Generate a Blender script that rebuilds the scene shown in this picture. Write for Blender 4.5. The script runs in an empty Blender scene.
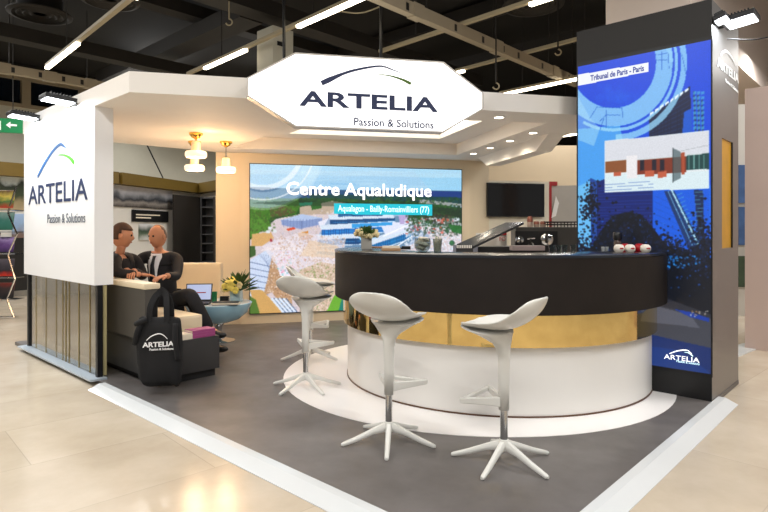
import bpy, bmesh, math, random
import numpy as np
from mathutils import Vector, Matrix
random.seed(7); RNG = np.random.default_rng(5)
SC = bpy.context.scene; COL = SC.collection
F, CX, HY, H = 570.0, 384.0, 231.0, 1.3           # lens in pixels, picture centre, horizon row, eye height
U = Vector((-.7306, .6828, 0)); V = Vector((.6828, .7306, 0)); D = Vector((.975, .2215, 0)); Z = Vector((0, 0, 1))
DL = Vector((.966, .259, 0)); DN = Vector((.2215, -.975, 0))
PI = math.pi

def at(px, py, Y): return Vector(((px-CX)/F*Y, Y, H+(HY-py)*Y/F))
def flr(px, py, z=0.0):
    Y = (H-z)*F/(py-HY); return Vector(((px-CX)/F*Y, Y, z))
def onp(px, py, O, A):
    r = (px-CX)/F; t = (r*O.y-O.x)/(A.x-r*A.y); Y = O.y+t*A.y
    return t, H+(HY-py)*Y/F
def lin(c):
    return tuple(((x/12.92) if x <= .04045 else ((x+.055)/1.055)**2.4) for x in c)
def hx(s): return lin(tuple(int(s[i:i+2], 16)/255 for i in (0, 2, 4)))

# ---------------------------------------------------------------- materials
MATS = {}
def mat(name, col, rough=.5, metal=0.0, emit=None, es=0.0, noise=0.0, nscale=8.0, bump=0.0, spec=.5, coat=0.0, trans=0.0, alpha=1.0, bscale=None):
    m = bpy.data.materials.new(name); m.use_nodes = True; nt = m.node_tree; b = nt.nodes['Principled BSDF']
    c = hx(col) if isinstance(col, str) else col
    b.inputs['Base Color'].default_value = (*c, 1); b.inputs['Roughness'].default_value = rough; b.inputs['Metallic'].default_value = metal
    b.inputs['Specular IOR Level'].default_value = spec; b.inputs['Coat Weight'].default_value = coat
    b.inputs['Transmission Weight'].default_value = trans; b.inputs['Alpha'].default_value = alpha
    if emit: 
        e = hx(emit) if isinstance(emit, str) else emit
        b.inputs['Emission Color'].default_value = (*e, 1); b.inputs['Emission Strength'].default_value = es
    if noise or bump:
        tc = nt.nodes.new('ShaderNodeTexCoord'); nz = nt.nodes.new('ShaderNodeTexNoise'); nz.inputs['Scale'].default_value = nscale; nz.inputs['Detail'].default_value = 6
        nt.links.new(tc.outputs['Object'], nz.inputs['Vector'])
        if noise:
            mx = nt.nodes.new('ShaderNodeMix'); mx.data_type = 'RGBA'
            mx.inputs[6].default_value = (*[x*(1-noise) for x in c], 1); mx.inputs[7].default_value = (*[min(1, x*(1+noise)) for x in c], 1)
            nt.links.new(nz.outputs['Fac'], mx.inputs[0]); nt.links.new(mx.outputs[2], b.inputs['Base Color'])
        if bump:
            n2 = nt.nodes.new('ShaderNodeTexNoise'); n2.inputs['Scale'].default_value = bscale or nscale*6; nt.links.new(tc.outputs['Object'], n2.inputs['Vector'])
            bp = nt.nodes.new('ShaderNodeBump'); bp.inputs['Strength'].default_value = bump; bp.inputs['Distance'].default_value = .01
            nt.links.new(n2.outputs['Fac'], bp.inputs['Height']); nt.links.new(bp.outputs['Normal'], b.inputs['Normal'])
    MATS[name] = m; return m

white = mat('white_laminate', 'e9e6e1', .45, noise=.02, nscale=3)
white_gloss = mat('white_plastic', 'dbdad4', .33, noise=.015, nscale=4, coat=.15)
panelw = mat('white_panel_print', 'f4f4f4', .5, noise=.01)
soffit = mat('warm_white_paint', 'e9e4dc', .7, noise=.02)
beige = mat('cream_wall_paint', 'e2d3b8', .6, noise=.03, nscale=2)
cream = mat('cream_leather', 'e4d3b4', .5, noise=.05, bump=.08, nscale=6)
dark_panel = mat('charcoal_laminate', '2e2e30', .38, noise=.12, nscale=3)
slate = mat('brown_slate_laminate', '1f1916', .6, noise=.4, nscale=5, bump=.05, spec=.25)
bar_top = mat('blue_black_stone', '23262c', .22, noise=.15)
tower_m = mat('anthracite_panel', '211f1d', .55, noise=.08, nscale=3)
black = mat('black_satin', '101012', .4, noise=.1)
black_matte = mat('black_fabric', '0d0d10', .85, noise=.25, nscale=14, bump=.25, bscale=300)
gold = mat('polished_gold_mirror', 'efcf86', .06, metal=1, noise=.06, nscale=4)
brass = mat('polished_brass', 'dcb35c', .16, metal=1, noise=.05)
chrome = mat('chrome', 'c9c9c9', .12, metal=1, noise=.03)
steel = mat('brushed_steel', 'a09c98', .28, metal=1, noise=.06, nscale=20)
goldstrip = mat('gold_strip', '9c8848', .35, metal=.6, noise=.1)
ink = mat('navy_ink', '27365c', .6, noise=.03)
inkblue = mat('blue_ink', '2f5f96', .6, noise=.03)
green_ink = mat('green_ink', '5f9a2f', .6, noise=.03)
white_ink = mat('white_ink', 'f5f5f5', .6, noise=.01)
backlit_white = mat('backlit_acrylic', 'ffffff', .5, emit='ffffff', es=1.0, noise=.001)
back_ink = mat('navy_vinyl', '202c52', .6, noise=.03)
frame_grey = mat('aluminium_frame', 'b9b3ab', .4, metal=.3, noise=.03)
ramp_m = mat('white_ramp_sheet', 'd6d9da', .16, noise=.02)
disc_m = mat('white_vinyl_floor', 'f2efed', .28, noise=.02)
lamp_on = mat('lit_led', 'ffffff', .5, emit='fff3dc', es=10, noise=.001)
tube_on = mat('lit_tube', 'ffffff', .5, emit='ffefcf', es=9, noise=.001)
flood_on = mat('lit_floodlight', 'ffffff', .5, emit='f2f8ff', es=10, noise=.001)
opal_on = mat('lit_opal_glass', 'ffe9d0', .35, emit='ffe2c4', es=.95, noise=.01)
opal_neck = mat('opal_neck', 'ffd9b0', .35, emit='ffc08c', es=.4, noise=.01)
ceil_m = mat('black_ceiling', '0c0a08', .9, noise=.4, nscale=.5)
duct_m = mat('dark_duct', '1a1611', .7, noise=.2, nscale=2)
trunk_m = mat('light_trunking', 'a89c80', .6, noise=.06)
tray_m = mat('cable_tray_paint', '9c917c', .55, noise=.06)
hallwall = mat('hall_wall_paint', 'c2c0b2', .8, noise=.04)
bulk_m = mat('bulkhead_paint', 'eadbd0', .8, noise=.03)
pinkwall = mat('mushroom_partition', 'b8a49b', .7, noise=.03)
olive = mat('olive_gold_band', '6a5416', .55, noise=.12)
boothw = mat('exhibit_white', 'd8d4cc', .6, noise=.03)
navyglass = mat('dark_window_pane', '0c1420', .12, noise=.2)
winframe = mat('beige_window_frame', '9d8f77', .6, noise=.05)
cabinet = mat('dark_brown_cabinet', '1d1712', .55, noise=.15)
exit_green = mat('exit_green', '0c6a3c', .5, emit='0c7a45', es=.4, noise=.03)
glassm = mat('clear_glass', 'eaf0f0', .03, trans=1.0, noise=.001)
frost = mat('frosted_glass', 'dfe4e2', .18, trans=.6, noise=.01)
skin = mat('skin', 'c98a66', .55, noise=.06, nscale=20)
hair_m = mat('brown_hair', '4a3020', .7, noise=.25, nscale=60)
hair_g = mat('grey_hair', '6a5a50', .7, noise=.25, nscale=60)
suit = mat('black_suit_wool', '17161a', .85, noise=.2, nscale=40)
suit2 = mat('charcoal_jacket', '1d1a1b', .85, noise=.2, nscale=40)
shirt = mat('white_shirt', 'dcdce0', .7, noise=.03)
tie_m = mat('dark_tie', '11131c', .6, noise=.15, nscale=60)
leaf = mat('green_leaf', '3c5a22', .55, noise=.35, nscale=12)
yellow = mat('yellow_petal', 'ecd867', .6, noise=.1, nscale=14)
creamflower = mat('cream_petal', 'e6d4a0', .6, noise=.1, nscale=14)
stemm = mat('stem_green', '4a5c2c', .6, noise=.2)
bluetab = mat('pale_blue_gloss', 'a3d0e6', .2, noise=.03, coat=.4)
tabletop_m = mat('table_top_white', 'c9d3d8', .18, noise=.03)
paper = mat('cream_paper', 'e8dcc6', .7, noise=.05)
magenta = mat('magenta_cover', '9a3f78', .5, noise=.15)
red = mat('red_gloss', 'b3121c', .4, noise=.06)
redw = mat('red_frame', 'a01820', .5, noise=.05)
vaseblue = mat('pale_blue_vase', 'a9c2c8', .3, noise=.05)
wood = mat('tan_card', 'b58b62', .6, noise=.15)
cone = mat('brown_cup', '6a3422', .5, noise=.15)
machine_m = mat('dark_machine_steel', '4c4a48', .35, metal=.5, noise=.1)
plinth_dark = mat('dark_rubber', '18181a', .7, noise=.1)  # near-black finish of the recessed bench plinth
white_ball = mat('cream_ceramic', 'e8dfd2', .35, noise=.06)
screen_blue = mat('laptop_display', '202030', .4, emit='b9c4e6', es=.9, noise=.001)
cupgreen = mat('green_cup', '1f7a4a', .4, noise=.1)
stain = mat('tower_side_steel', '8f8b88', .4, metal=.75, noise=.05, nscale=2)

def tint_glass(name, col, mixf, rgh=.03):
    m = bpy.data.materials.new(name); m.use_nodes = True; nt = m.node_tree; nt.nodes.clear()
    o = nt.nodes.new('ShaderNodeOutputMaterial'); mx = nt.nodes.new('ShaderNodeMixShader'); t = nt.nodes.new('ShaderNodeBsdfTransparent'); g = nt.nodes.new('ShaderNodeBsdfGlossy'); fr = nt.nodes.new('ShaderNodeLayerWeight')
    tc = nt.nodes.new('ShaderNodeTexCoord'); nz = nt.nodes.new('ShaderNodeTexNoise'); nz.inputs['Scale'].default_value = 1.5
    rp = nt.nodes.new('ShaderNodeMix'); rp.data_type = 'RGBA'; c = hx(col); rp.inputs[6].default_value = (*c, 1); rp.inputs[7].default_value = (*[x*.92 for x in c], 1)
    nt.links.new(tc.outputs['Object'], nz.inputs['Vector']); nt.links.new(nz.outputs['Fac'], rp.inputs[0]); nt.links.new(rp.outputs[2], t.inputs['Color'])
    fr.inputs['Blend'].default_value = .12; g.inputs['Roughness'].default_value = rgh
    ad = nt.nodes.new('ShaderNodeMath'); ad.operation = 'ADD'; ad.inputs[1].default_value = mixf; nt.links.new(fr.outputs['Fresnel'] if False else fr.outputs['Facing'], ad.inputs[0])
    nt.links.new(ad.outputs[0], mx.inputs[0]); nt.links.new(t.outputs[0], mx.inputs[1]); nt.links.new(g.outputs[0], mx.inputs[2]); nt.links.new(mx.outputs[0], o.inputs[0])
    return m
bronze_glass = tint_glass('bronze_glass', 'dcd6c2', .26, .10)
thin_glass = tint_glass('thin_glass', 'e6ecec', .06)

def floor_material(name, c1, c2, c3, tile, rough, rot, mort):
    m = bpy.data.materials.new(name); m.use_nodes = True; nt = m.node_tree; b = nt.nodes['Principled BSDF']; L = nt.links.new
    tc = nt.nodes.new('ShaderNodeTexCoord'); mp = nt.nodes.new('ShaderNodeMapping'); mp.inputs['Rotation'].default_value = (0, 0, rot); L(tc.outputs['Object'], mp.inputs['Vector'])
    n1 = nt.nodes.new('ShaderNodeTexNoise'); n1.inputs['Scale'].default_value = 1.1; n1.inputs['Detail'].default_value = 8; n1.inputs['Roughness'].default_value = .62; L(mp.outputs[0], n1.inputs['Vector'])
    cr = nt.nodes.new('ShaderNodeValToRGB'); cr.color_ramp.elements[0].position = .3; cr.color_ramp.elements[1].position = .72
    cr.color_ramp.elements[0].color = (*hx(c1), 1); cr.color_ramp.elements[1].color = (*hx(c2), 1); L(n1.outputs['Fac'], cr.inputs[0])
    out = cr.outputs[0]
    if tile:
        br = nt.nodes.new('ShaderNodeTexBrick'); br.inputs['Scale'].default_value = 1; br.inputs['Brick Width'].default_value = tile[0]; br.inputs['Row Height'].default_value = tile[1]
        br.inputs['Mortar Size'].default_value = .003; br.inputs['Color1'].default_value = (1, 1, 1, 1); br.inputs['Color2'].default_value = (.86, .84, .82, 1); br.inputs['Mortar'].default_value = (*[mort]*3, 1); br.inputs['Bias'].default_value = -.2
        L(mp.outputs[0], br.inputs['Vector'])
        mu = nt.nodes.new('ShaderNodeMix'); mu.data_type = 'RGBA'; mu.blend_type = 'MULTIPLY'; mu.inputs[0].default_value = 1; L(out, mu.inputs[6]); L(br.outputs['Color'], mu.inputs[7]); out = mu.outputs[2]
    L(out, b.inputs['Base Color'])
    n2 = nt.nodes.new('ShaderNodeTexNoise'); n2.inputs['Scale'].default_value = 5; n2.inputs['Detail'].default_value = 5; L(mp.outputs[0], n2.inputs['Vector'])
    mr = nt.nodes.new('ShaderNodeMapRange'); mr.inputs['To Min'].default_value = rough*.75; mr.inputs['To Max'].default_value = rough*1.35; L(n2.outputs['Fac'], mr.inputs[0]); L(mr.outputs[0], b.inputs['Roughness'])
    bp = nt.nodes.new('ShaderNodeBump'); bp.inputs['Strength'].default_value = .03; bp.inputs['Distance'].default_value = .02; L(n2.outputs['Fac'], bp.inputs['Height'])
    if tile: L(bp.outputs[0], b.inputs['Normal'])
    return m
ANG_U = math.atan2(U.y, U.x)
hall_floor_m = floor_material('polished_marble', 'bfb09a', 'dccfbc', None, (1.5, .75), .17, ANG_U+.0, .78)
stand_floor_m = floor_material('grey_brown_vinyl', '504b49', '777371', None, None, .385, .3, 1)

# ---------------------------------------------------------------- mesh helpers
class MB:
    def __init__(s): s.bm = bmesh.new()
    def quad(s, *p): s.bm.faces.new([s.bm.verts.new(Vector(q)) for q in p])
    def box(s, c, size, ax=None, bevel=0):
        ax = ax or (Vector((1, 0, 0)), Vector((0, 1, 0)), Z); c = Vector(c); vs = []
        for k in (-1, 1):
            for j in (-1, 1):
                for i in (-1, 1): vs.append(s.bm.verts.new(c+ax[0]*(i*size[0]/2)+ax[1]*(j*size[1]/2)+ax[2]*(k*size[2]/2)))
        fs = [s.bm.faces.new([vs[i] for i in f]) for f in ((0, 2, 3, 1), (4, 5, 7, 6), (0, 1, 5, 4), (2, 6, 7, 3), (0, 4, 6, 2), (1, 3, 7, 5))]
        if bevel: bmesh.ops.bevel(s.bm, geom=list({e for f in fs for e in f.edges}), offset=bevel, segments=2, affect='EDGES', profile=.7)
        return s
    def loft(s, rings, cap=True, closed=True):
        R = [[s.bm.verts.new(Vector(p)) for p in r] for r in rings]; n = len(R[0])
        for a, b in zip(R, R[1:]):
            for i in range(n if closed else n-1): s.bm.faces.new((a[i], a[(i+1) % n], b[(i+1) % n], b[i]))
        if cap and closed:
            s.bm.faces.new(R[0][::-1]); s.bm.faces.new(R[-1])
        return s
    def lathe(s, prof, c=(0, 0, 0), n=32, cap=True, sx=1, sy=1):
        c = Vector(c)
        return s.loft([[c+Vector((r*sx*math.cos(2*PI*i/n), r*sy*math.sin(2*PI*i/n), z)) for i in range(n)] for r, z in prof], cap)
    def tube(s, pts, r, n=8, cap=True):
        pts = [Vector(p) for p in pts]; rings = []; prev = None
        for i, p in enumerate(pts):
            t = (pts[min(i+1, len(pts)-1)]-pts[max(i-1, 0)]).normalized()
            if prev is None: prev = t.orthogonal().normalized()
            a = (prev-t*prev.dot(t)).normalized(); b = t.cross(a); prev = a
            rr = r[i] if isinstance(r, (list, tuple)) else r
            rings.append([p+(a*math.cos(2*PI*k/n)+b*math.sin(2*PI*k/n))*rr for k in range(n)])
        return s.loft(rings, cap)
    def prism(s, poly, z0, z1):      # plan polygon to a height range
        return s.loft([[Vector((p[0], p[1], z0)) for p in poly], [Vector((p[0], p[1], z1)) for p in poly]])
    def extrude(s, pts, vec):        # any planar outline pushed along vec
        v = Vector(vec); return s.loft([[Vector(p) for p in pts], [Vector(p)+v for p in pts]])
    def ball(s, c, r, seg=16, sc=(1, 1, 1), rot=None):
        m = Matrix.Translation(Vector(c)) @ (rot.to_4x4() if rot is not None else Matrix()) @ Matrix.Diagonal((r*sc[0], r*sc[1], r*sc[2], 1))
        bmesh.ops.create_uvsphere(s.bm, u_segments=seg, v_segments=max(6, seg*2//3), radius=1, matrix=m); return s
    def add_mesh(s, me, M=None):
        b2 = bmesh.new(); b2.from_mesh(me)
        if M: b2.transform(M)
        t = bpy.data.meshes.new('t'); b2.to_mesh(t); b2.free(); s.bm.from_mesh(t); bpy.data.meshes.remove(t); return s

def tag(o, label=None, cat=None, group=None, kind=None):
    if label: o['label'] = label
    if cat: o['category'] = cat
    if group: o['group'] = group
    if kind: o['kind'] = kind
    return o
def thing(name, label, cat, loc=(0, 0, 0), rot=0, group=None):
    o = bpy.data.objects.new(name, None); COL.objects.link(o); o.location = loc; o.rotation_euler = (0, 0, rot); o.empty_display_size = .1
    return tag(o, label, cat, group)
def basis(o):
    m = Matrix.Translation(o.location) @ o.rotation_euler.to_matrix().to_4x4()
    return (basis(o.parent) @ o.matrix_parent_inverse @ m) if o.parent else m
def obj(name, mb, m, parent=None, smooth=False, bevel=0, local=False, label=None, weighted=True, solid=0, sub=0):
    """local=True: the mesh is written in the parent's own frame, else in world coordinates."""
    me = bpy.data.meshes.new(name)
    bm = mb.bm if isinstance(mb, MB) else mb
    if isinstance(bm, bpy.types.Mesh): me = bm; me.name = name
    else:
        bmesh.ops.recalc_face_normals(bm, faces=bm.faces); bm.to_mesh(me); bm.free()
    if len(me.materials) == 0: me.materials.append(m)
    o = bpy.data.objects.new(name, me); COL.objects.link(o)
    if parent:
        o.parent = parent
        if not local: o.matrix_parent_inverse = basis(parent).inverted()
    if smooth:
        me.polygons.foreach_set('use_smooth', [True]*len(me.polygons)); me.set_sharp_from_angle(angle=math.radians(40 if smooth is True else smooth))
    if solid:
        md = o.modifiers.new('s', 'SOLIDIFY'); md.thickness = solid; md.offset = 0
    if bevel:
        md = o.modifiers.new('b', 'BEVEL'); md.width = bevel; md.segments = 2; md.limit_method = 'ANGLE'; md.angle_limit = math.radians(35)
    if sub:
        md = o.modifiers.new('u', 'SUBSURF'); md.levels = sub; md.render_levels = sub
    if label: o['label'] = label
    return o
def struct(name, mb, m, **k):
    o = obj(name, mb, m, **k); o['kind'] = 'structure'; return o
def dup(root, loc, rot=0, label=None, group=None):
    r = root.copy(); COL.objects.link(r); r.location = loc; r.rotation_euler = (0, 0, rot)
    if label: r['label'] = label
    if group: r['group'] = group
    for ch in list(root.children):
        c = ch.copy(); COL.objects.link(c); c.parent = r
        for g in list(ch.children):
            d = g.copy(); COL.objects.link(d); d.parent = c
    return r

# ---------------------------------------------------------------- lettering
def text_mesh(s, bold=0.0, extr=.0):
    cu = bpy.data.curves.new('txt', 'FONT'); cu.body = s; cu.size = 1; cu.offset = bold; cu.extrude = extr; cu.resolution_u = 3
    o = bpy.data.objects.new('txt', cu); COL.objects.link(o); bpy.context.view_layer.update()
    me = bpy.data.meshes.new_from_object(o.evaluated_get(bpy.context.evaluated_depsgraph_get())); bpy.data.objects.remove(o); bpy.data.curves.remove(cu)
    return me
CAP = None
def lettering(s, m, parent, org, ax, up, width, cap, name='lettering', bold=0.0, depth=.002, shear=0, spacing=1):
    """text on a surface: org = left end of the baseline, ax = reading direction, up, width in metres, cap = capital height in metres"""
    global CAP
    if CAP is None:
        t = text_mesh('H'); CAP = max(v.co.y for v in t.vertices)-min(v.co.y for v in t.vertices)
    me = text_mesh(s, bold, .5); xs = [v.co.x for v in me.vertices]; x0, x1 = min(xs), max(xs)
    n = ax.cross(up).normalized()
    for v in me.vertices:
        c = v.co.copy(); v.co = org+ax*((c.x-x0)/(x1-x0)*width)+up*(c.y/CAP*cap)+n*(c.z*depth+depth*.5)
    me.materials.clear()
    return obj(name, me, m, parent)
def ribbon(pts, w, O, A, n, depth=.002):
    """tapered stroke on a vertical plane: pts = (t, z) samples, w = widths"""
    mb = MB(); L, R = [], []
    for i, p in enumerate(pts):
        a = Vector(pts[max(i-1, 0)]); b = Vector(pts[min(i+1, len(pts)-1)]); d = (b-a).normalized(); nn = Vector((-d.y, d.x))
        L.append(Vector(p)+nn*w[i]/2); R.append(Vector(p)-nn*w[i]/2)
    P3 = lambda q, k: Vector((O.x, O.y, 0))+A*q.x+Z*q.y+n*k
    for k0 in range(len(pts)-1):
        mb.extrude([P3(L[k0], 0), P3(L[k0+1], 0), P3(R[k0+1], 0), P3(R[k0], 0)], n*depth)
    return mb
def smooth_path(ctrl, n=14):
    out = []; P = [Vector(c) for c in ctrl]; P = [2*P[0]-P[1]]+P+[2*P[-1]-P[-2]]
    for i in range(1, len(P)-2):
        for k in range(n):
            t = k/n; a, b, c, d = P[i-1:i+3]
            out.append(.5*((2*b)+(c-a)*t+(2*a-5*b+4*c-d)*t*t+(3*b-a-3*c+d)*t**3))
    out.append(P[-2]); return out
def logo_px(O, A, n, parent, arc, arcw, grn, grnw, txt, sub, m1, m2, m3, m4, off=.003, b1=.026, b2=.012):
    """the roof-line logo, written where it stands on the vertical plane O + tA; all positions are given as seen from the eye point"""
    On = O+n*off
    c = smooth_path([onp(x, y, On, A) for x, y in arc]); k = len(c)-1
    obj('logo_arc', ribbon([tuple(p) for p in c], [np.interp(i/k, *zip(*arcw)) for i in range(k+1)], On, A, n), m1, parent)
    if grn:
        c = smooth_path([onp(x, y, On, A) for x, y in grn]); k = len(c)-1
        obj('logo_swash', ribbon([tuple(p) for p in c], [np.interp(i/k, *zip(*grnw)) for i in range(k+1)], On, A, n), m2, parent)
    for s, (xa, ya), (xb, yb), capx, mm, bold in ((('ARTELIA',)+txt+(m3, b1)), (('Passion & Solutions',)+sub+(m4, b2))):
        t0, z0 = onp(xa, ya, On, A); t1, z1 = onp(xb, yb, On, A); ta, za = onp(xa, ya-capx, On, A)
        w = Vector((t1-t0, z1-z0)); ax = (A*w.x+Z*w.y).normalized()
        lettering(s, mm, parent, Vector((On.x, On.y, 0))+A*t0+Z*z0, ax, Z, w.length, za-z0, bold=bold)

# ---------------------------------------------------------------- picture on a screen: a grid of coloured cells
class Pic:
    def __init__(s, O, A, w, z0, z1, nx, ny, base):
        s.O, s.A, s.w, s.z0, s.z1, s.nx, s.ny = O, A, w, z0, z1, nx, ny
        s.c = np.zeros((ny, nx, 3)); s.c[:] = base
        X, Y = np.meshgrid((np.arange(nx)+.5)/nx, (np.arange(ny)+.5)/ny); s.T = X*w; s.ZZ = z0+Y*(z1-z0)
        # position of each cell as read off the photograph, so the picture can be drawn in its coordinates
        yy = O.y+s.T*A.y; s.PX = CX+F*(O.x+s.T*A.x)/yy; s.PY = HY-F*(s.ZZ-H)/yy
    def poly(s, pts, col, a=1.0):
        m = np.zeros(s.PX.shape, bool); n = len(pts)
        for i in range(n):
            (x0, y0), (x1, y1) = pts[i], pts[(i+1) % n]
            if y0 == y1: continue
            m ^= ((y0 > s.PY) != (y1 > s.PY)) & (s.PX < (x1-x0)*(s.PY-y0)/(y1-y0)+x0)
        s.fill(m, col, a); return m
    def fill(s, m, col, a=1.0):
        s.c[m] = s.c[m]*(1-a)+np.array(col)*a
    def line(s, p, q, w, col, a=1.0):
        p = np.array(p, float); q = np.array(q, float); d = q-p; L = max((d**2).sum(), 1e-9)
        t = np.clip(((s.PX-p[0])*d[0]+(s.PY-p[1])*d[1])/L, 0, 1)
        m = ((s.PX-p[0]-t*d[0])**2+(s.PY-p[1]-t*d[1])**2) < (w/2)**2; s.fill(m, col, a)
    def ring(s, c, r0, r1, col, a=1.0, a0=-400, a1=400, e=1.0):
        dx, dy = s.PX-c[0], (s.PY-c[1])/e; r = np.hypot(dx, dy); an = np.degrees(np.arctan2(-dy, dx))
        m = (r > r0) & (r < r1) & (((an > a0) & (an < a1)) | ((an+360 > a0) & (an+360 < a1))); s.fill(m, col, a)
    def dots(s, box, cols, n, r0, r1, mask=None, alpha=.62):
        for _ in range(n):
            x = RNG.uniform(box[0], box[2]); y = RNG.uniform(box[1], box[3])
            if mask is not None:
                j = np.argmin((s.PX-x)**2+(s.PY-y)**2)
                if not mask.flat[j]: continue
            m = (np.abs(s.PX-x) < RNG.uniform(r0, r1)) & (np.abs(s.PY-y) < RNG.uniform(r0, r1)); s.fill(m, cols[RNG.integers(len(cols))], alpha)
    def blur(s, k=1):
        for _ in range(k):
            p = np.pad(s.c, ((1, 1), (1, 1), (0, 0)), 'edge'); s.c = .36*p[1:-1, 1:-1]+.16*(p[:-2, 1:-1]+p[2:, 1:-1]+p[1:-1, :-2]+p[1:-1, 2:])
    def noise(s, amp, m=None):
        k = 1+amp*RNG.standard_normal(s.PX.shape)[..., None]
        if m is None: s.c *= k
        else: s.c[m] *= k[m]
        s.c = np.clip(s.c, 0, 1)
    def build(s, name, parent, n, strength, off=.0):
        nx, ny = s.nx, s.ny; me = bpy.data.meshes.new(name)
        a = np.linspace(0, s.w, nx+1); z = np.linspace(s.z0, s.z1, ny+1); A_, Z_ = np.meshgrid(a, z)
        P = np.stack([s.O.x+A_*s.A.x+n.x*off, s.O.y+A_*s.A.y+n.y*off, Z_], -1).reshape(-1, 3)
        idx = (np.arange(ny)[:, None]*(nx+1)+np.arange(nx)[None]).reshape(-1)
        f = np.stack([idx, idx+1, idx+nx+2, idx+nx+1], -1)
        me.from_pydata(P.tolist(), [], f.tolist())
        at_ = me.color_attributes.new('picture', 'FLOAT_COLOR', 'CORNER')
        c = s.c.reshape(-1, 3); c = np.where(c <= .04045, c/12.92, ((c+.055)/1.055)**2.4)
        c4 = np.repeat(np.concatenate([c, np.ones((len(c), 1))], 1), 4, 0).astype(np.float32); at_.data.foreach_set('color', c4.ravel())
        m = bpy.data.materials.new(name+'_led'); m.use_nodes = True; nt = m.node_tree; b = nt.nodes['Principled BSDF']
        va = nt.nodes.new('ShaderNodeVertexColor'); va.layer_name = 'picture'
        b.inputs['Base Color'].default_value = (.01, .01, .012, 1); b.inputs['Roughness'].default_value = .35
        nt.links.new(va.outputs[0], b.inputs['Emission Color']); b.inputs['Emission Strength'].default_value = strength
        me.materials.append(m); o = bpy.data.objects.new(name, me); COL.objects.link(o)
        if parent: o.parent = parent; o.matrix_parent_inverse = basis(parent).inverted()
        return o
# ================================================================ the hall
HF = -.035
struct('floor', MB().box((0, 10, HF-.05), (60, 50, .1)), hall_floor_m)
struct('ceiling', MB().box((0, 12, 6.1), (60, 54, .2)), ceil_m)
wl0 = Vector((-10.5, 15.6, 0))
NV = U*-1.0                                            # faces the eye
def wallbox(name, a, b, z0, z1, th, m, side=1, **k):
    a = Vector((a[0], a[1], 0)); b = Vector((b[0], b[1], 0)); d = (b-a).normalized(); n = Vector((d.y, -d.x, 0))*side
    return struct(name, MB().box((a+b)/2-n*th/2+Z*((z0+z1)/2), ((b-a).length, th, z1-z0), (d, n, Z)), m, **k)
wallbox('wall_left', wl0-V*9, wl0+V*12, HF, 4.75, .3, hallwall)
wl = wallbox('wall_left_upper', wl0-V*9, wl0+V*12, 5.62, 6.0, .3, ceil_m)
# band of windows high on the far wall
mbw = MB(); mbw.box(wl0-V*3+Z*4.8, (12, .2, .1), (V, U, Z)); mbw.box(wl0-V*3+Z*5.57, (12, .2, .1), (V, U, Z))
for k in range(8): mbw.box(wl0+V*(-8.4+k*1.5)+Z*5.19, (.22, .2, .7), (V, U, Z))
w1 = struct('window_1', mbw, winframe)
obj('pane', MB().box(wl0-V*3+U*.06+Z*5.19, (12, .04, .7), (V, U, Z)), navyglass, w1)
wallbox('wall_back', (-9, 21.5), (26, 21.5), HF, 6.0, .3, ceil_m)
wallbox('wall_right', (14, 4), (14, 21.5), HF, 6.0, .3, bulk_m, side=-1)

# suspended linear lights, all parallel
UC = Vector((-.689, .725, 0)); VC = Vector((.725, .689, 0))
def light_line(label, segs, z=4.4):
    """segs: (pixel a, pixel b, lit) with the line carried on z"""
    def pt(p): Y = (z-H)*F/(HY-p[1]); return Vector(((p[0]-CX)/F*Y, Y, z))
    a = pt(segs[0][0]); base = None
    o = thing('linear_ceiling_light', label, 'ceiling light', tuple(a+Z*.05), group='linear lights hanging under the hall ceiling')
    h = MB(); length = []
    ends = [(a if i == 0 else None) for i in range(len(segs))]
    s = 0
    def on(px):                                        # distance along the U line where it is seen at column px
        r = (px-CX)/F; return (r*a.y-a.x)/(UC.x-r*UC.y)
    lo, hi = [f(min(on(q[0][0]) if k == 0 else on(q[1][0]) for q in segs for k in (0, 1)), max(on(q[0][0]) if k == 0 else on(q[1][0]) for q in segs for k in (0, 1))) for f in (lambda x, y: x, lambda x, y: y)]
    obj('housing', h.box(a+UC*((lo+hi)/2)+Z*.045, (hi-lo, .075, .05), (UC, VC, Z)), trunk_m, o)
    for p, q, lit in segs:
        s0, s1 = on(p[0]), on(q[0])
        if lit: obj('tube', MB().box(a+UC*((s0+s1)/2), (abs(s1-s0), .07, .045), (UC, VC, Z)), tube_on, o)
    for f in (.25, .75): obj('suspension_wire', MB().tube([a+UC*(lo+(hi-lo)*f)+Z*.06, a+UC*(lo+(hi-lo)*f)+Z*1.6], .008, 6), duct_m, o)
    return o
light_line('slim linear light at upper left, its lower end over the white printed panel', [((47, 68), (78, 47), True), ((78, 47), (135, 10), False), ((135, 10), (158, -6), True)])
light_line('slim linear light passing behind the pale pillar, lit on either side of it', [((188, 76), (205, 67), False), ((205, 67), (246, 45), True), ((246, 45), (298, 26), False), ((298, 26), (378, -6), True)])
light_line('slim linear light crossing under the slotted cable tray, lit only at its upper end', [((380, 54), (530, 6), False), ((530, 6), (560, -3), True)])
light_line('mostly unlit linear light ending behind the dark tower top, third up behind the hexagonal sign', [((456, 73), (464, 70.5), True), ((464, 70.5), (640, 20), False)])
light_line('short bright linear light just above the right canopy fascia', [((500, 95), (600, 72), True)], 4.2)
light_line('linear light glimpsed low between the canopy wing and the tower', [((555, 137), (600, 127.5), True)], 4.0)

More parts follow.
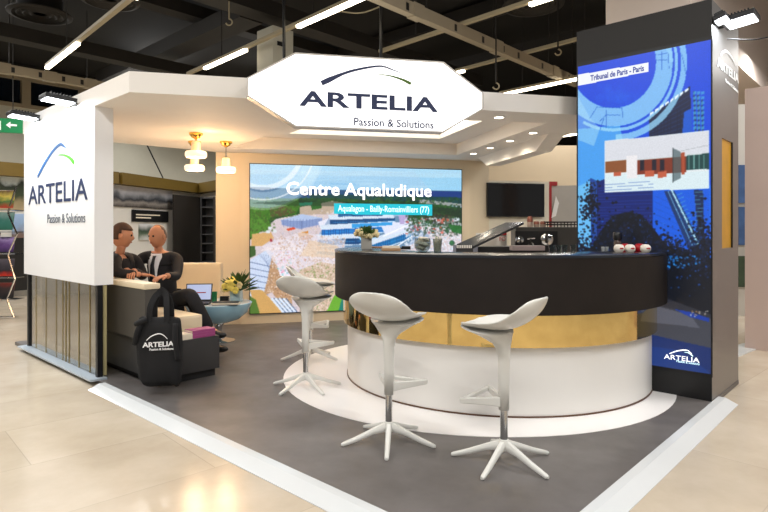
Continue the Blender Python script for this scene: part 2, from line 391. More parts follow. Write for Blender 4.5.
# slotted cable trays run along V
def tray(name, label, pa, pb, z, slots, hgt=.17):
    Y = (z-H)*F/(HY-pa[1]); a = Vector(((pa[0]-CX)/F*Y, Y, z)); r = (pb[0]-CX)/F; t = (r*a.y-a.x)/(V.x-r*V.y); b = a+V*t
    o = thing(name, label, 'cable tray', tuple((a+b)/2))
    obj('channel', MB().box((a+b)/2+Z*hgt/2, ((b-a).length, .12, hgt), (V, U, Z)), tray_m, o)
    for f in slots: obj('slot', MB().box(a+(b-a)*f+Z*hgt*.45, (.06, .126, .1), (V, U, Z)), black, o)
    for f in (.16, .5, .83): obj('joint_sleeve', MB().box(a+(b-a)*f+Z*hgt/2, (.22, .14, hgt*1.15), (V, U, Z)), tray_m, o)
    for f in (.2, .8): obj('hanger_rod', MB().tube([a+(b-a)*f+Z*hgt, a+(b-a)*f+Z*1.6], .01, 6), duct_m, o)
tray('slotted_cable_tray', 'long pale slotted cable tray running down to the dark tower', (366, -3), (577, 78), 4.25, [.12, .3, .42, .52, .6, .74, .84, .92, .97])
tray('slotted_cable_tray', 'pale slotted cable tray in front of the high dark windows', (-20, 69), (110, 92), 4.3, [.12, .22, .42, .6, .75])

# ceiling diffusers and dark ducts
def diffuser(px, py, z, r, label):
    Y = (z-H)*F/(HY-py); c = Vector(((px-CX)/F*Y, Y, z))
    o = thing('round_air_diffuser', label, 'air diffuser', tuple(c), group='round diffusers under the ceiling')
    obj('ring_plate', MB().lathe([(r, .02), (r, 0), (r*.86, -.02), (r*.8, .03), (r*.7, -.01), (r*.6, .03), (r*.5, -.01), (r*.4, .03), (r*.28, -.01), (r*.2, .02), (.01, .02)], c, 40), duct_m, o, smooth=True)
    obj('duct_neck', MB().lathe([(r*.7, .03), (r*.7, .6)], c, 24), ceil_m, o, smooth=True)
diffuser(40, 15, 5.4, .55, 'round dark air diffuser in the upper left corner of the ceiling')
diffuser(110, 1, 5.4, .5, 'round dark air diffuser cut by the top edge, beside the first light')
diffuser(533, 6, 5.4, .55, 'round dark air diffuser above the cable tray at right')
def duct(name, label, px, py, z, ax, L, size, m=duct_m, cat='air duct'):
    Y = (z-H)*F/(HY-py); c = Vector(((px-CX)/F*Y, Y, z)); o = V if ax is U else U
    d = obj(name, MB().box((0, 0, 0), (L, *size), (ax, o, Z)), m); d.location = c; tag(d, label, cat)
    return d
duct('air_duct', 'dark rectangular duct rising between the two left ceiling lights', 165, 52, 5.45, U, 7, (.5, .3))
duct('air_duct', 'low dark pipe duct crossing the ceiling at far left', 40, 40, 5.0, V, 7, (.35, .25))
duct('air_duct', 'dark duct under the ceiling just right of the pale pillar', 345, 38, 5.05, V, 9, (.4, .25))
duct('air_duct', 'dark duct seen between cable tray and right canopy', 470, 62, 5.5, U, 7, (.3, .2))
duct('roof_girder', 'dark ceiling beam above the hexagonal sign', 440, 25, 5.8, U, 14, (.35, .25), cat='beam')
duct('roof_girder', 'dark ceiling beam at the top left of the hall', 215, 20, 5.8, V, 14, (.35, .25), cat='beam')

def hook(px, py, Y, label, top=6.0):
    c = at(px, py, Y); o = thing('hanging_hook', label, 'hook', tuple(c), group='hooks hanging from the ceiling')
    obj('rod', MB().tube([c+Z*.08, Vector((c.x, c.y, top))], .012, 6), duct_m if px > 400 else trunk_m, o)
    obj('hook', MB().tube([c+Vector((.05*math.sin(a)-.0, 0, .05*math.cos(a)+.03)) for a in np.linspace(0, 4.4, 12)], .012, 6), trunk_m, o, smooth=True)
hook(229, 24, 9, 'small ceiling hook left of the pale pillar')
hook(558, 54, 9.5, 'hook on a dark rod above the right canopy')
hook(496, 88, 9, 'dark rod hook directly right of the hexagonal sign top')
for px, lab in ((381, 'thin black drop rod above the middle of the hexagonal sign'), (284, 'thin black drop rod in front of the pale pillar')):
    c = at(px, 60, 8.2); tag(obj('drop_rod', MB().tube([c, Vector((c.x, c.y, 6))], .025, 6), black), lab, 'rod')
tag(obj('hanging_cable', MB().tube(smooth_path([at(338, 11, 9), at(358, 13, 9), at(374, 9, 9), at(400, -4, 9)], 6), .012, 6), trunk_m), 'thin pale cable sagging between light and cable tray', 'cable')

# pale pillar behind the stand and the beige bulkhead behind the tower
pc = at(273, 25, 9.5); s1, s2 = .46, .42; zt = pc.z
pil = thing('square_pillar', 'pale square pillar rising behind the hexagonal sign', 'pillar', (pc.x, pc.y, HF))
obj('shaft', MB().prism([pc.xy, (pc+V*s2).xy, (pc+V*s2+U*s1).xy, (pc+U*s1).xy], HF, zt), hallwall, pil)
obj('dark_label', MB().box(pc+V*.16-U*.004+Z*(-.28), (.15, .01, .07), (V, U, Z)), black, pil)
bc = Vector((3.76, 7.0, 0)); bk = MB().prism([bc.xy, (bc+V*7).xy, (bc+V*7+U*1.04).xy, (bc+U*1.04).xy], 3.88, 6.0)
struct('wall_bulkhead', bk, bulk_m)
pt0 = Vector((4.18, 6.56, 0)); wallbox('wall_partition', pt0, pt0-U*2.6, HF, 2.91, .12, pinkwall, side=-1)
tag(obj('partition_foot_shade', MB().box(pt0-U*1.3+Vector((-.0, 0, .02))-V*.005, (2.6, .02, .1), (U, V, Z)), dark_panel), 'dark strip painted as shade along the foot of the mushroom partition', 'plinth')  # shade at the partition foot, put in as a dark strip
wallbox('wall_exhibit', (5.3, 9.0), (7.4, 9.0), HF, 3.3, .12, boothw)
for (y0, y1), lab in (((165, 203), 'upper blue building photograph on the far wall right of the tower'), ((207, 245), 'middle blue photograph on the far wall right of the tower'), ((256, 287), 'lowest photograph with greenery on the far wall right of the tower')):
    p = obj('wall_photograph', MB().box(((at(739, y0, 8.97)+at(760, y1, 8.97))/2), (.35, .02, (y1-y0)*8.97/F)), None or mat('photo_blue', '4a6a9c' if y0 < 250 else '41543f', .5, noise=.6, nscale=5))
    tag(p, lab, 'photograph', 'photographs on the far wall right of the tower')
for k, (y, lab) in enumerate(((94, 'upper'), (109, 'lower'))):
    c = at(745, y, 12); tag(obj('linear_ceiling_light', MB().box(c, (1.6, .1, .06)), tube_on), f'{lab} short light strip in the dark gap right of the tower', 'ceiling light', 'lights in the dark gap right of the tower')
wallbox('wall_gap', (6.6, 13.5), (13, 13.5), HF, 5.9, .1, ceil_m)
struct('floor_strip', MB().prism([flr(738, 354).xy, flr(760, 345).xy, flr(744, 341).xy, flr(736, 343).xy], HF, HF+.012), ramp_m)

# ---------------------------------------------------------------- neighbouring stand at the left
k = 1.415
A0 = Vector((-5.48*k-2.3, 8.13*k-3.25, 0)); A1 = Vector((-4.51*k, 9.5*k, 0)); A2 = Vector((-3.87*k, 12.0*k, 0)); A3 = Vector((-3.0*k, 10.9*k, 0))
ZB = 1.3+.97*k
wallbox('wall_neighbour_left', A0, A1, HF, ZB-.27, .1, boothw)
wallbox('wall_neighbour_middle', A1, A2, HF, ZB-.27, .1, boothw)
wallbox('wall_neighbour_right', A2, A3, HF, ZB-.27, .1, boothw)
for a, b, lab in ((A0, A1, 'olive gold fascia band above the photos left of the white panel'), (A1, A2, 'olive gold fascia band above the framed architecture picture'), (A2, A3, 'short olive gold fascia band beside the cream column')):
    d = (b-a).normalized(); n = Vector((d.y, -d.x, 0))
    tag(obj('fascia_band', MB().box((a+b)/2+n*.1+Z*(ZB-.13), ((b-a).length, .3, .27), (d, n, Z)), olive), lab, 'fascia')
def wall_item(name, px0, px1, y0, y1, a, b, m, label, cat, off=.02, group=None):
    d = (b-a).normalized(); n = Vector((d.y, -d.x, 0)); O = a+n*off
    t0, zt = onp(px0, y0, O, d); t1, _ = onp(px1, y0, O, d); tm, zm = onp((px0+px1)/2, y0, O, d); _, zb = onp((px0+px1)/2, y1, O, d)
    return tag(obj(name, MB().box(O+d*((t0+t1)/2)+Z*((zm+zb)/2), (abs(t1-t0), .03, zm-zb), (d, n, Z)), m), label, cat, group)
def photo_mat(name, stops, scale, seed):
    m = bpy.data.materials.new(name); m.use_nodes = True; nt = m.node_tree; b = nt.nodes['Principled BSDF']; L = nt.links.new
    tc = nt.nodes.new('ShaderNodeTexCoord'); sp = nt.nodes.new('ShaderNodeSeparateXYZ'); nz = nt.nodes.new('ShaderNodeTexNoise'); nz.inputs['Scale'].default_value = scale; nz.inputs['Detail'].default_value = 5
    L(tc.outputs['Generated'], sp.inputs[0]); L(tc.outputs['Object'], nz.inputs['Vector'])
    ad = nt.nodes.new('ShaderNodeMath'); ad.operation = 'MULTIPLY_ADD'; ad.inputs[1].default_value = .7; ad.inputs[2].default_value = -.35; L(nz.outputs['Fac'], ad.inputs[0])
    a2 = nt.nodes.new('ShaderNodeMath'); L(sp.outputs[2], a2.inputs[0]); L(ad.outputs[0], a2.inputs[1])
    cr = nt.nodes.new('ShaderNodeValToRGB'); L(a2.outputs[0], cr.inputs[0])
    while len(cr.color_ramp.elements) < len(stops): cr.color_ramp.elements.new(.5)
    for e, (p, c) in zip(cr.color_ramp.elements, stops): e.position = p; e.color = (*hx(c), 1)
    L(cr.outputs[0], b.inputs['Base Color']); b.inputs['Roughness'].default_value = .4; return m
wall_item('landscape_photograph', -20, 24, 176, 210, A0, A1, photo_mat('photo_trees', [(0, 'a29070'), (.25, '8a7c5a'), (.42, '2c3820'), (.75, '1a2416'), (.9, 'c8d0cc')], 2.2, 1), 'large photograph of dark trees on the neighbouring stand', 'photograph')
wall_item('town_photograph', 12, 40, 214, 262, A0, A1, photo_mat('photo_town', [(0, '6a4a3c'), (.3, '8a5a48'), (.55, '7c6a62'), (.7, '8aa6c8'), (1, '9ab4d8')], 2.5, 2), 'photograph of a brick building under blue sky behind the magazine rack', 'photograph')
wall_item('black_counter_front', -40, 40, 238, 292, A0, A1, black, 'black panel with yellow cross marks at the foot of the neighbouring stand', 'panel', .3)
q = flr(12, 292, HF)
for px, py in ((2, 277), (8, 270)):
    pass
cp = wall_item('architecture_picture', 113, 172, 188, 208, A1, A2, photo_mat('photo_arch', [(0, '3a3532'), (.25, '8c8680'), (.42, '2c3038'), (.6, '7a7c80'), (.75, 'aaaab0'), (1, 'c4c2c4')], 2.6, 3), 'wide grey photograph of a pavilion under the olive band', 'photograph')
bs = wall_item('black_title_board', 132, 168, 210.5, 222, A1, A2, black, 'small black title board under the wide grey photograph', 'sign', .03)
for (x0, x1, y) in ((136, 160, 214.5), (136, 151, 217.5)):
    d = (A2-A1).normalized(); n = Vector((d.y, -d.x, 0)); O = A1+n*.05; t0, z0 = onp(x0, y, O, d); t1, _ = onp(x1, y, O, d)
    obj('title_line', MB().box(O+d*((t0+t1)/2)+Z*z0, (t1-t0, .006, .03), (d, n, Z)), paper, bs)
wall_item('small_photograph', 139, 152, 224, 240, A1, A2, photo_mat('photo_plant', [(0, 'c8c8c4'), (.4, '5a6a58'), (.6, '3a4a3c'), (1, 'd0d0d0')], 3, 5), 'small greenish picture above the seated man in a tie', 'photograph')
cb = wall_item('dark_cabinet', 173, 203, 196, 300, A1, A2, cabinet, 'tall dark brown cabinet behind the seated man in a tie', 'cabinet', .25)
d3 = (A3-A2).normalized(); n3 = Vector((d3.y, -d3.x, 0))
sh = thing('dark_shelf_unit', 'dark open shelf unit between the brown cabinet and the cream column', 'shelf unit', tuple(at(210, 270, 15.2).xy)+(HF,))
c0 = at(209.5, 230, 15.2)
obj('side_panel', MB().box((c0.x-.17, c0.y, 1.1), (.04, .35, 2.2)), black, sh); obj('side_panel', MB().box((c0.x+.17, c0.y, 1.1), (.04, .35, 2.2)), cabinet, sh)
for i in range(9): obj('shelf', MB().box((c0.x, c0.y, .25+i*.24), (.3, .33, .03)), dark_panel, sh)
obj('back_panel', MB().box((c0.x, c0.y+.17, 1.1), (.36, .02, 2.2)), black, sh)
# green exit sign with arrow
ex = thing('exit_direction_sign', 'green hanging exit sign with a white arrow at far left', 'sign', tuple(at(2, 126, 11)))
eo = at(-30, 133.5, 11); et = Vector((1, .28, 0)).normalized(); EO = Vector((eo.x, eo.y, 0)); 
t1, _ = onp(23.5, 126, EO, et); _, zb = onp(10, 132.5, EO, et); _, zt = onp(10, 118.5, EO, et)
en = Vector((et.y, -et.x, 0))
obj('sign_box', MB().box(EO+et*(t1/2)+Z*((zb+zt)/2)-en*.05, (t1, .1, zt-zb), (et, en, Z)), exit_green, ex)
am = MB()
def ep(x, y, o=.004): t, z = onp(x, y, EO, et); return EO+et*t+Z*z+en*o
am.extrude([ep(*p) for p in ((6, 125), (10.5, 121.8), (10.5, 124), (17, 124.6), (17, 126.4), (10.5, 126), (10.5, 128.4))], en*.004)
obj('arrow', am, white_ink, ex)
obj('figure_mark', MB().extrude([ep(*p) for p in ((-3, 121), (1, 121), (1, 130), (-3, 130))], en*.004), white_ink, ex)
for s in (.2, .8): obj('suspension_wire', MB().tube([EO+et*(t1*s)+Z*zt, EO+et*(t1*s)+Z*6], .008, 6), duct_m, ex)
tag(obj('slanted_cable', MB().tube([at(147, 145, 15.9), at(163, 178, 15.9)], .02, 6), black), 'dark slanted cable on the pale hall wall above the olive band', 'cable')

# zigzag magazine rack
rk = thing('magazine_rack', 'zigzag chrome magazine rack at the far left edge', 'rack', tuple(flr(4, 318, HF)))
Yr = rk.location.y
zig = [(16, 187), (8, 213), (17, 234), (8, 255), (15, 279), (7, 300), (14, 318)]
for dx, dY in ((0, 0), (-17, -.1), (0, .3)):
    obj('zigzag_frame', MB().tube([at(x+dx, y, Yr+dY) if y < 318 else Vector((at(x+dx, y, Yr+dY).x, Yr+dY, HF+.012)) for x, y in zig], .014, 6), chrome, rk)
obj('foot_bar', MB().tube([at(14, 317, Yr)-Z*.0, at(-3, 317, Yr-.1)], .012, 6), chrome, rk)
for i, (ya, yb) in enumerate(((190, 208), (212, 230), (237, 252), (259, 276), (283, 298))):
    xr = 14 if i % 2 == 0 else 13
    obj('magazine_tray', MB().box((at(xr, yb+2, Yr)+at(-6, yb+2, Yr))/2+Vector((0, .13, 0)), (.32, .24, .012)), chrome, rk)
    cols = [[(0, 'b0402c'), (.4, '4c7a44'), (.6, 'd8c45c'), (1, '5a3a34')], [(0, '2f6a5a'), (.5, '3c7a6e'), (1, '8aa4a0')], [(0, '3c2a54'), (.5, '6a4a8a'), (.8, 'a08ac0'), (1, '302448')], [(0, 'c03020'), (.35, '2c2a30'), (1, '5c5660')], [(0, '1a1a1c'), (.6, '3a3030'), (1, '7a2a24')]][i]
    c = (at(xr-.5, yb, Yr)+at(-6, ya, Yr))/2+Vector((0, .02, 0)); hgt = (yb-ya)*Yr/F
    mg = obj('magazine', MB().box((0, 0, 0), (.29, .02, hgt), (Vector((1, 0, 0)), Vector((0, .94, .34)), Vector((0, .2, .98)))), photo_mat(f'magazine_cover_{i}', cols, 9, i)); mg.location = c
    tag(mg, ['topmost colourful magazine in the zigzag rack', 'teal magazine second from top in the zigzag rack', 'purple magazine in the middle of the zigzag rack', 'dark magazine with red, second from bottom in the zigzag rack', 'lowest dark magazine in the zigzag rack'][i], 'magazine', 'magazines in the zigzag rack')
# ================================================================ the stand
corner = Vector((.489, 2.185, 0))
# stand floor: left edge along U, right edge along V
pl = [corner.xy, (corner+V*3.82).xy, (corner+V*3.82+U*.4).xy, (2.6, 9.6), (-2.4, 9.6), (corner+U*6.6+V*2.2).xy, (corner+U*6.6).xy]
struct('floor_stand', MB().prism(pl, HF-.001, 0), stand_floor_m)
def ramp(name, a, d, out, L, label=None):
    rb = MB(); w = .135; e = .012
    prof = [Vector((0, 0, 0)), Z*.006, out*.05+Z*.006, out*w+Z*(HF+.004), out*w+Z*HF, Z*HF]
    rb.loft([[a+p for p in prof], [a+d*L+p for p in prof]]); return struct(name, rb, ramp_m)
ramp('trim_1', corner-U*.135, U, V*-1, 4.07)
ramp('trim_2', corner-V*.135, V, U*-1, 3.25)
cD = Vector((.8, 5.3, 0))
struct('floor_disc', MB().lathe([(1.71, 0), (1.71, .003), (.01, .003)], cD, 96), disc_m)

# ---------------------------------------------------------------- LED wall
LO = Vector((-1.873, 7.97, 0)); LN = Vector((DL.y, -DL.x, 0))
wb = MB()
def seg(t0, t1, z0, z1, th, fr=0): wb.box(LO+DL*((t0+t1)/2)-LN*(th/2-fr)+Z*((z0+z1)/2), (t1-t0, th, z1-z0), (DL, LN, Z))
seg(-.13, 3.32, 0, 2.39, .3); struct('wall_screen', wb, beige)
wb = MB(); seg(-.46, -.13, 0, 2.39, .3, -.03); struct('wall_screen_left', wb, beige)
wallbox('wall_screen_right', (1.333, 8.83), (1.66, 9.02), 0, 2.39, .1, beige)
tvw = wallbox('wall_television', (1.64, 9.02), (2.69, 9.296), 0, 2.1, .1, mat('pale_cream_panel', 'e6dfcc', .6, noise=.02))
wallbox('wall_beige_behind', (1.7, 11.2), (6.2, 11.2), HF, 2.98, .12, mat('warm_beige_paint', 'cdbb9f', .7, noise=.03))
led = thing('led_video_wall', 'large bright video wall showing an aerial view with a white title', 'screen', tuple(LO+DL*1.6))
LS = LO+LN*.02
t1, _ = onp(461.5, 200, LS, DL); z0, z1 = .146, 2.237
obj('screen_housing', MB().box(LO+DL*(t1/2)+LN*.008+Z*((z0+z1)/2), (t1+.02, .02, z1-z0+.02), (DL, LN, Z)), black, led)
P = Pic(LS, DL, t1, z0, z1, 372, 246, (.62, .80, .92))
g = P.PY
# sky with pale streaks
sky = g < 193
for _ in range(60):
    x, y = RNG.uniform(250, 461), RNG.uniform(163, 192); P.line((x, y), (x+RNG.uniform(10, 40), y+RNG.uniform(-1, 1)), RNG.uniform(.6, 2.2), (.74, .87, .95) if RNG.random() < .6 else (.50, .73, .90), .35)
P.poly([(250, 160), (462, 160), (462, 172), (250, 170)], (.50, .78, .95), .45)
P.poly([(405, 160), (462, 160), (462, 192), (430, 190)], (.55, .82, .95), .4)
# distance: sea and forest
P.poly([(250, 187), (340, 190), (462, 191), (462, 204), (250, 202)], (.12, .30, .48))
P.poly([(420, 190.5), (462, 192), (462, 198), (420, 197)], (.07, .22, .50))
P.poly([(310, 194), (400, 196), (462, 197.5), (462, 206), (310, 208)], (.06, .26, .27))
P.poly([(250, 199), (330, 198), (420, 202), (462, 208), (462, 236), (380, 230), (300, 222), (250, 240)], (.12, .30, .13))
P.poly([(419, 199), (462, 204), (462, 207), (419, 203)], (.75, .72, .72), .8)
P.poly([(432, 208), (462, 208), (462, 226), (432, 224)], (.16, .25, .15)); P.poly([(418, 213), (450, 215), (462, 228), (432, 224)], (.24, .16, .15), .8)
m = (g > 197) & (g < 232)
P.dots((252, 198, 460, 226), [(.08, .26, .12), (.18, .40, .15), (.10, .22, .16), (.22, .36, .12), (.06, .18, .12)], 1500, .4, 1.3)
# building site ground
P.poly([(250, 162), (462, 168), (462, 178), (250, 174)], (.80, .90, .95), .45)
gr = P.poly([(276, 219), (300, 214), (330, 203), (345, 203), (400, 224), (462, 230), (462, 316), (250, 316), (250, 240)], (.84, .78, .80))
P.poly([(300, 207), (332, 201), (346, 203), (330, 214), (300, 215)], (.74, .66, .58))
P.dots((280, 210, 460, 310), [(.93, .88, .88), (.78, .70, .66), (.80, .80, .86), (.70, .72, .78), (.9, .84, .74)], 1500, .35, 1.1, gr)
# left trees
P.poly([(250, 208), (270, 208), (284, 204), (298, 198), (300, 206), (296, 214), (272, 217), (262, 224), (250, 230)], (.24, .46, .12))
P.poly([(270, 208), (286, 206), (297, 212), (284, 216), (270, 217)], (.34, .30, .18)); P.poly([(250, 220), (268, 218), (272, 228), (260, 232), (250, 238)], (.30, .52, .16))
P.dots((251, 205, 298, 232), [(.18, .40, .10), (.34, .56, .18), (.26, .34, .14)], 420, .4, 1.2, (P.PX < 298) & (g < 234) & (g > 204) & (P.PX+ (g-204)*.2 < 300) & ~((P.PX > 274) & (g > 217)))
P.poly([(310, 203), (320, 200), (322, 208), (312, 210)], (.16, .40, .14)); P.poly([(299, 203), (312, 202), (312, 205), (300, 206)], (.15, .66, .52))
P.poly([(252, 234), (271, 232), (274, 238), (262, 246), (251, 246)], (.84, .66, .42)); P.poly([(250, 246), (255, 246), (256, 255), (250, 258)], (.22, .36, .16))
# sheds, machines
P.poly([(281, 220), (302, 214), (322, 218), (323, 224), (300, 229), (282, 225)], (.52, .60, .78)); P.poly([(281, 220), (302, 214), (322, 218), (302, 221)], (.70, .77, .90))
for k in range(12): P.line((284+k*3.2, 219), (284+k*3.2, 227), .6, (.42, .50, .72), .7)
P.line((302, 221), (302, 229), .8, (.3, .38, .6)); P.poly([(318, 222), (335, 216), (337, 222), (322, 232)], (.9, .9, .96))
P.poly([(286, 229), (294, 227), (296, 229), (288, 231)], (.86, .30, .16)); P.poly([(298, 233), (308, 231), (309, 236), (299, 238)], (.82, .52, .16)); P.poly([(301, 236), (311, 235), (311, 239), (301, 240)], (.68, .36, .12))
for x, y in ((279, 243), (288, 255), (305, 259), (262, 273), (271, 240)): P.poly([(x-1, y-1), (x+1.2, y-1), (x+1.2, y+1.6), (x-1, y+1.6)], (.66, .18, .24))
for c in ((275, 231), (270, 228), (268, 232)): P.poly([(c[0]-2, c[1]-1.5), (c[0]+2, c[1]-1.5), (c[0]+2, c[1]+1.5), (c[0]-2, c[1]+1.5)], (.86, .88, .90))
# the terraced blue glass building
def tier(p, q, h, roof=(.84, .89, .95), gl=(.08, .30, .50)):
    (x0, y0), (x1, y1) = p, q
    P.poly([(x0-2, y0-h*.55), (x1, y1-h*.55), (x1+3, y1), (x0, y0)], roof); P.poly([(x0, y0), (x1+3, y1), (x1+3, y1+h*.62), (x0, y0+h*.62)], gl)
    P.line((x0, y0+h*.62), (x1+3, y1+h*.62), .9, (.86, .92, .98)); P.line((x0, y0+h*.3), (x1+3, y1+h*.3), .5, (.25, .62, .88), .8)
    n = int((x1-x0)/2.2)
    for k in range(n): X = x0+(x1-x0)*k/n; Y = y0+(y1-y0)*k/n; P.line((X, Y), (X, Y+h*.62), .45, (.05, .20, .46), .7)
P.poly([(330, 216), (398, 214), (430, 236), (400, 250), (320, 250), (318, 236)], (.62, .70, .82))
P.poly([(322, 226), (398, 216), (424, 232), (402, 248), (320, 250)], (.34, .50, .64), .75)
tier((330, 220), (392, 218), 9); tier((338, 214), (380, 213), 5); tier((318, 240), (360, 238), 10); tier((322, 230), (395, 226), 9, gl=(.12, .46, .78)); tier((372, 245), (408, 232), 11, gl=(.10, .45, .70)); tier((316, 251), (340, 253), 6)
P.poly([(380, 224), (400, 222), (412, 228), (386, 236)], (.88, .90, .97)); P.line((384, 236), (410, 224), 1.2, (.97, .98, 1)); P.line((396, 247), (412, 236), 1.2, (.95, .96, 1)); P.poly([(398, 212), (408, 212), (408, 224), (400, 224)], (.72, .66, .84))
P.poly([(352, 224), (392, 222), (392, 225), (352, 228)], (.20, .62, .90)); P.poly([(358, 235), (372, 234), (378, 238), (360, 240)], (.62, .82, .92))
# right: cars, trees and plaza
P.dots((405, 218, 461, 252), [(.92, .94, .97), (.88, .92, .98), (.62, .72, .80), (.85, .85, .90), (.95, .95, .97)], 900, .35, 1.0)
for x, y, r in ((441, 228, 2.4), (447, 231, 2.8), (433, 232, 2), (452, 243, 3.4), (458, 246, 2.2), (437, 238, 2.2), (455, 229, 3), (426, 228, 1.6)): P.ring((x, y), 0, r*.8, (.10, .32, .20), .85); P.ring((x-.5, y-.6), 0, r*.4, (.22, .48, .26), .8)
P.dots((405, 216, 461, 236), [(.2, .3, .24), (.3, .36, .3)], 260, .4, 1.2)
P.dots((405, 218, 455, 234), [(.88, .26, .18), (.85, .38, .28), (.72, .30, .36)], 26, .6, 1.4); P.poly([(448, 224), (462, 226), (462, 234), (452, 232)], (.14, .42, .18), .9)
# beach, gravel and umbrellas low at the left
be = P.poly([(250, 260), (268, 249), (278, 258), (272, 280), (262, 296), (250, 298)], (.80, .85, .94))
for k in range(7): P.line((250, 262+k*6), (272-k*.8, 270+k*5.5-3), .7, (.28, .38, .58), .8); P.line((258+k*2.6, 254+k*.3), (271, 266+k*4), .5, (.40, .48, .66), .5)
gv = P.poly([(272, 256), (280, 258), (284, 268), (292, 282), (292, 314), (286, 314), (272, 292), (263, 296), (267, 282)], (.74, .58, .44))
P.dots((263, 256, 300, 314), [(.92, .86, .80), (.55, .38, .28), (.84, .66, .46), (.98, .95, .92), (.62, .50, .42)], 900, .3, .7, gv)
um = P.poly([(273, 253), (290, 251), (295, 262), (292, 278), (280, 276), (276, 262)], (.94, .90, .95)); P.dots((273, 252, 296, 278), [(.22, .72, .72), (.85, .35, .55), (.95, .95, .98), (.35, .62, .80), (.96, .70, .80)], 110, .6, 1.4, um)
P.poly([(250, 290), (262, 290), (284, 313), (256, 314)], (.82, .64, .38)); P.poly([(250, 296), (256, 300), (260, 314), (250, 314)], (.32, .46, .18))
for k in range(4): P.line((272+k*4, 299), (284+k*4, 313), 2.4, (.86, .90, .96)); P.line((274+k*4, 298.4), (286+k*4, 313), .8, (.26, .38, .56))
P.poly([(262, 246), (300, 232), (345, 240), (345, 268), (280, 270)], (.91, .87, .90), .7)
for k in range(6): P.line((262+k*5, 250-k*2), (330, 246+k*5), 1.4, (.97, .93, .93), .5)
for k in range(4): P.line((280+k*8, 232), (300+k*11, 262), .8, (.72, .64, .62), .45); P.dots((272, 236, 345, 268), [(.96, .92, .92), (.84, .74, .68), (.86, .86, .94), (.75, .60, .50)], 260, .3, .8)
g2 = P.poly([(300, 270), (320, 262), (344, 266), (346, 313), (300, 313)], (.84, .74, .66)); P.dots((296, 262, 346, 312), [(.90, .84, .78), (.58, .52, .34), (.42, .58, .26), (.95, .90, .90), (.70, .58, .46)], 1300, .3, .8, g2)
P.poly([(326, 313), (334, 296), (342, 288), (344, 313)], (.42, .68, .20)); P.poly([(338, 313), (342, 298), (346, 290), (346, 313)], (.12, .50, .44))
P.poly([(310, 240), (338, 246), (336, 258), (300, 256)], (.90, .78, .64), .6)
# translucent white arcs
P.ring((263, 148), 0, 62, (.88, .95, .99), .30); P.ring((263, 148), 37, 42, (1, 1, 1), .55); P.ring((263, 148), 44, 60, (.80, .92, .97), .35); P.ring((263, 148), 51, 52.4, (1, 1, 1), .6)
P.poly([(250, 203), (300, 200), (430, 206), (462, 210), (462, 218), (436, 212), (330, 206), (296, 206)], (.05, .16, .10), .45)
P.blur(1)
P.noise(.02)
P.poly([(334, 203), (432, 204.5), (432, 215.5), (334, 214)], (.10, .78, .86))
lsc = P.build('screen', led, LN, 1.05)
def text_on(O, A, n, s, m, parent, p0, p1, cap, bold=0, off=.004, name='lettering', p0b=None):
    On = O+n*off; t0, za = onp(*p0, On, A); t1, zb = onp(*p1, On, A); tq, zc = onp(p0[0], p0[1]-cap, On, A)
    w = Vector((t1-t0, zb-za)); ax = (A*w.x+Z*w.y).normalized()
    return lettering(s, m, parent, Vector((On.x, On.y, 0))+A*t0+Z*za, ax, Z, w.length, zc-za, name, bold)
glow = mat('lit_white_text', 'ffffff', .5, emit='ffffff', es=1.0, noise=.001)
glow2 = mat('lit_white_caption', 'd8fbff', .5, emit='d8fbff', es=1.0, noise=.001)
text_on(LS, DL, LN, 'Centre Aqualudique', glow, lsc, (286.5, 194.4), (431.5, 196.6), 12.2, .02, name='title_lettering')
text_on(LS, DL, LN, 'Aqualagon - Bailly-Romainvilliers (77)', glow2, lsc, (338, 211.2), (429, 212.6), 6.2, .008, name='caption_lettering')

# ---------------------------------------------------------------- canopy
ca = thing('stand_canopy', 'white angular canopy roof with lit recess over the stand', 'canopy', (0, 6.5, 2.39))
P1, P2, P3, P4, P5, P6 = (-2.0, 4.474), (1.93, 5.378), (2.12, 6.25), (1.62, 8.99), (-2.32, 7.85), (-4.06, 6.41)
h1, h2, h3, h4 = (-.55, 5.4), (1.645, 5.75), (1.04, 8.17), (-2.01, 7.49)
z0, z1 = 2.39, 2.556
sf = MB()
for pp in ((P1, P2, h2, h1), (P2, P3, P4, h3, h2), (P4, P5, h4, h3), (P5, P6, P1, h1, h4)): sf.prism(pp, z0, z1)
obj('soffit', sf, soffit, ca)
def lerp2(a, b, f): return (a[0]+(b[0]-a[0])*f, a[1]+(b[1]-a[1])*f)
cc = (.05, 6.75); g4 = [lerp2(h, cc, f) for h, f in ((h1, .27), (h2, .27), (h3, .3), (h4, .4))]
g4 = [(-.35, 5.95), (1.2, 6.15), (.76, 7.68), (-1.22, 7.28)]
cf = MB(); hh = [h1, h2, h3, h4]
for i in range(4): cf.prism((hh[i], hh[(i+1) % 4], g4[(i+1) % 4], g4[i]), 2.545, 2.66)
obj('coffer', cf, soffit, ca)
lp = MB(); lp.prism(g4, 2.62, 2.64); obj('light_panel', lp, mat('luminous_ceiling', 'ffffff', .5, emit='fff6e8', es=2.6, noise=.001), ca)
fa, fb = Vector((1.40, 8.5, 0)), Vector((1.835, 6.34, 0)); fd = (fb-fa).normalized(); fo = Vector((-fd.y, fd.x, 0)); fo = fo if fo.x > 0 else -fo
fl = (fb-fa).length
obj('downstand_fin', MB().extrude([fa+Z*2.39, fb+Z*2.39, fa+fd*(fl-.32)+Z*2.235, fa+fd*.35+Z*2.235], fo*.2), soffit, ca)
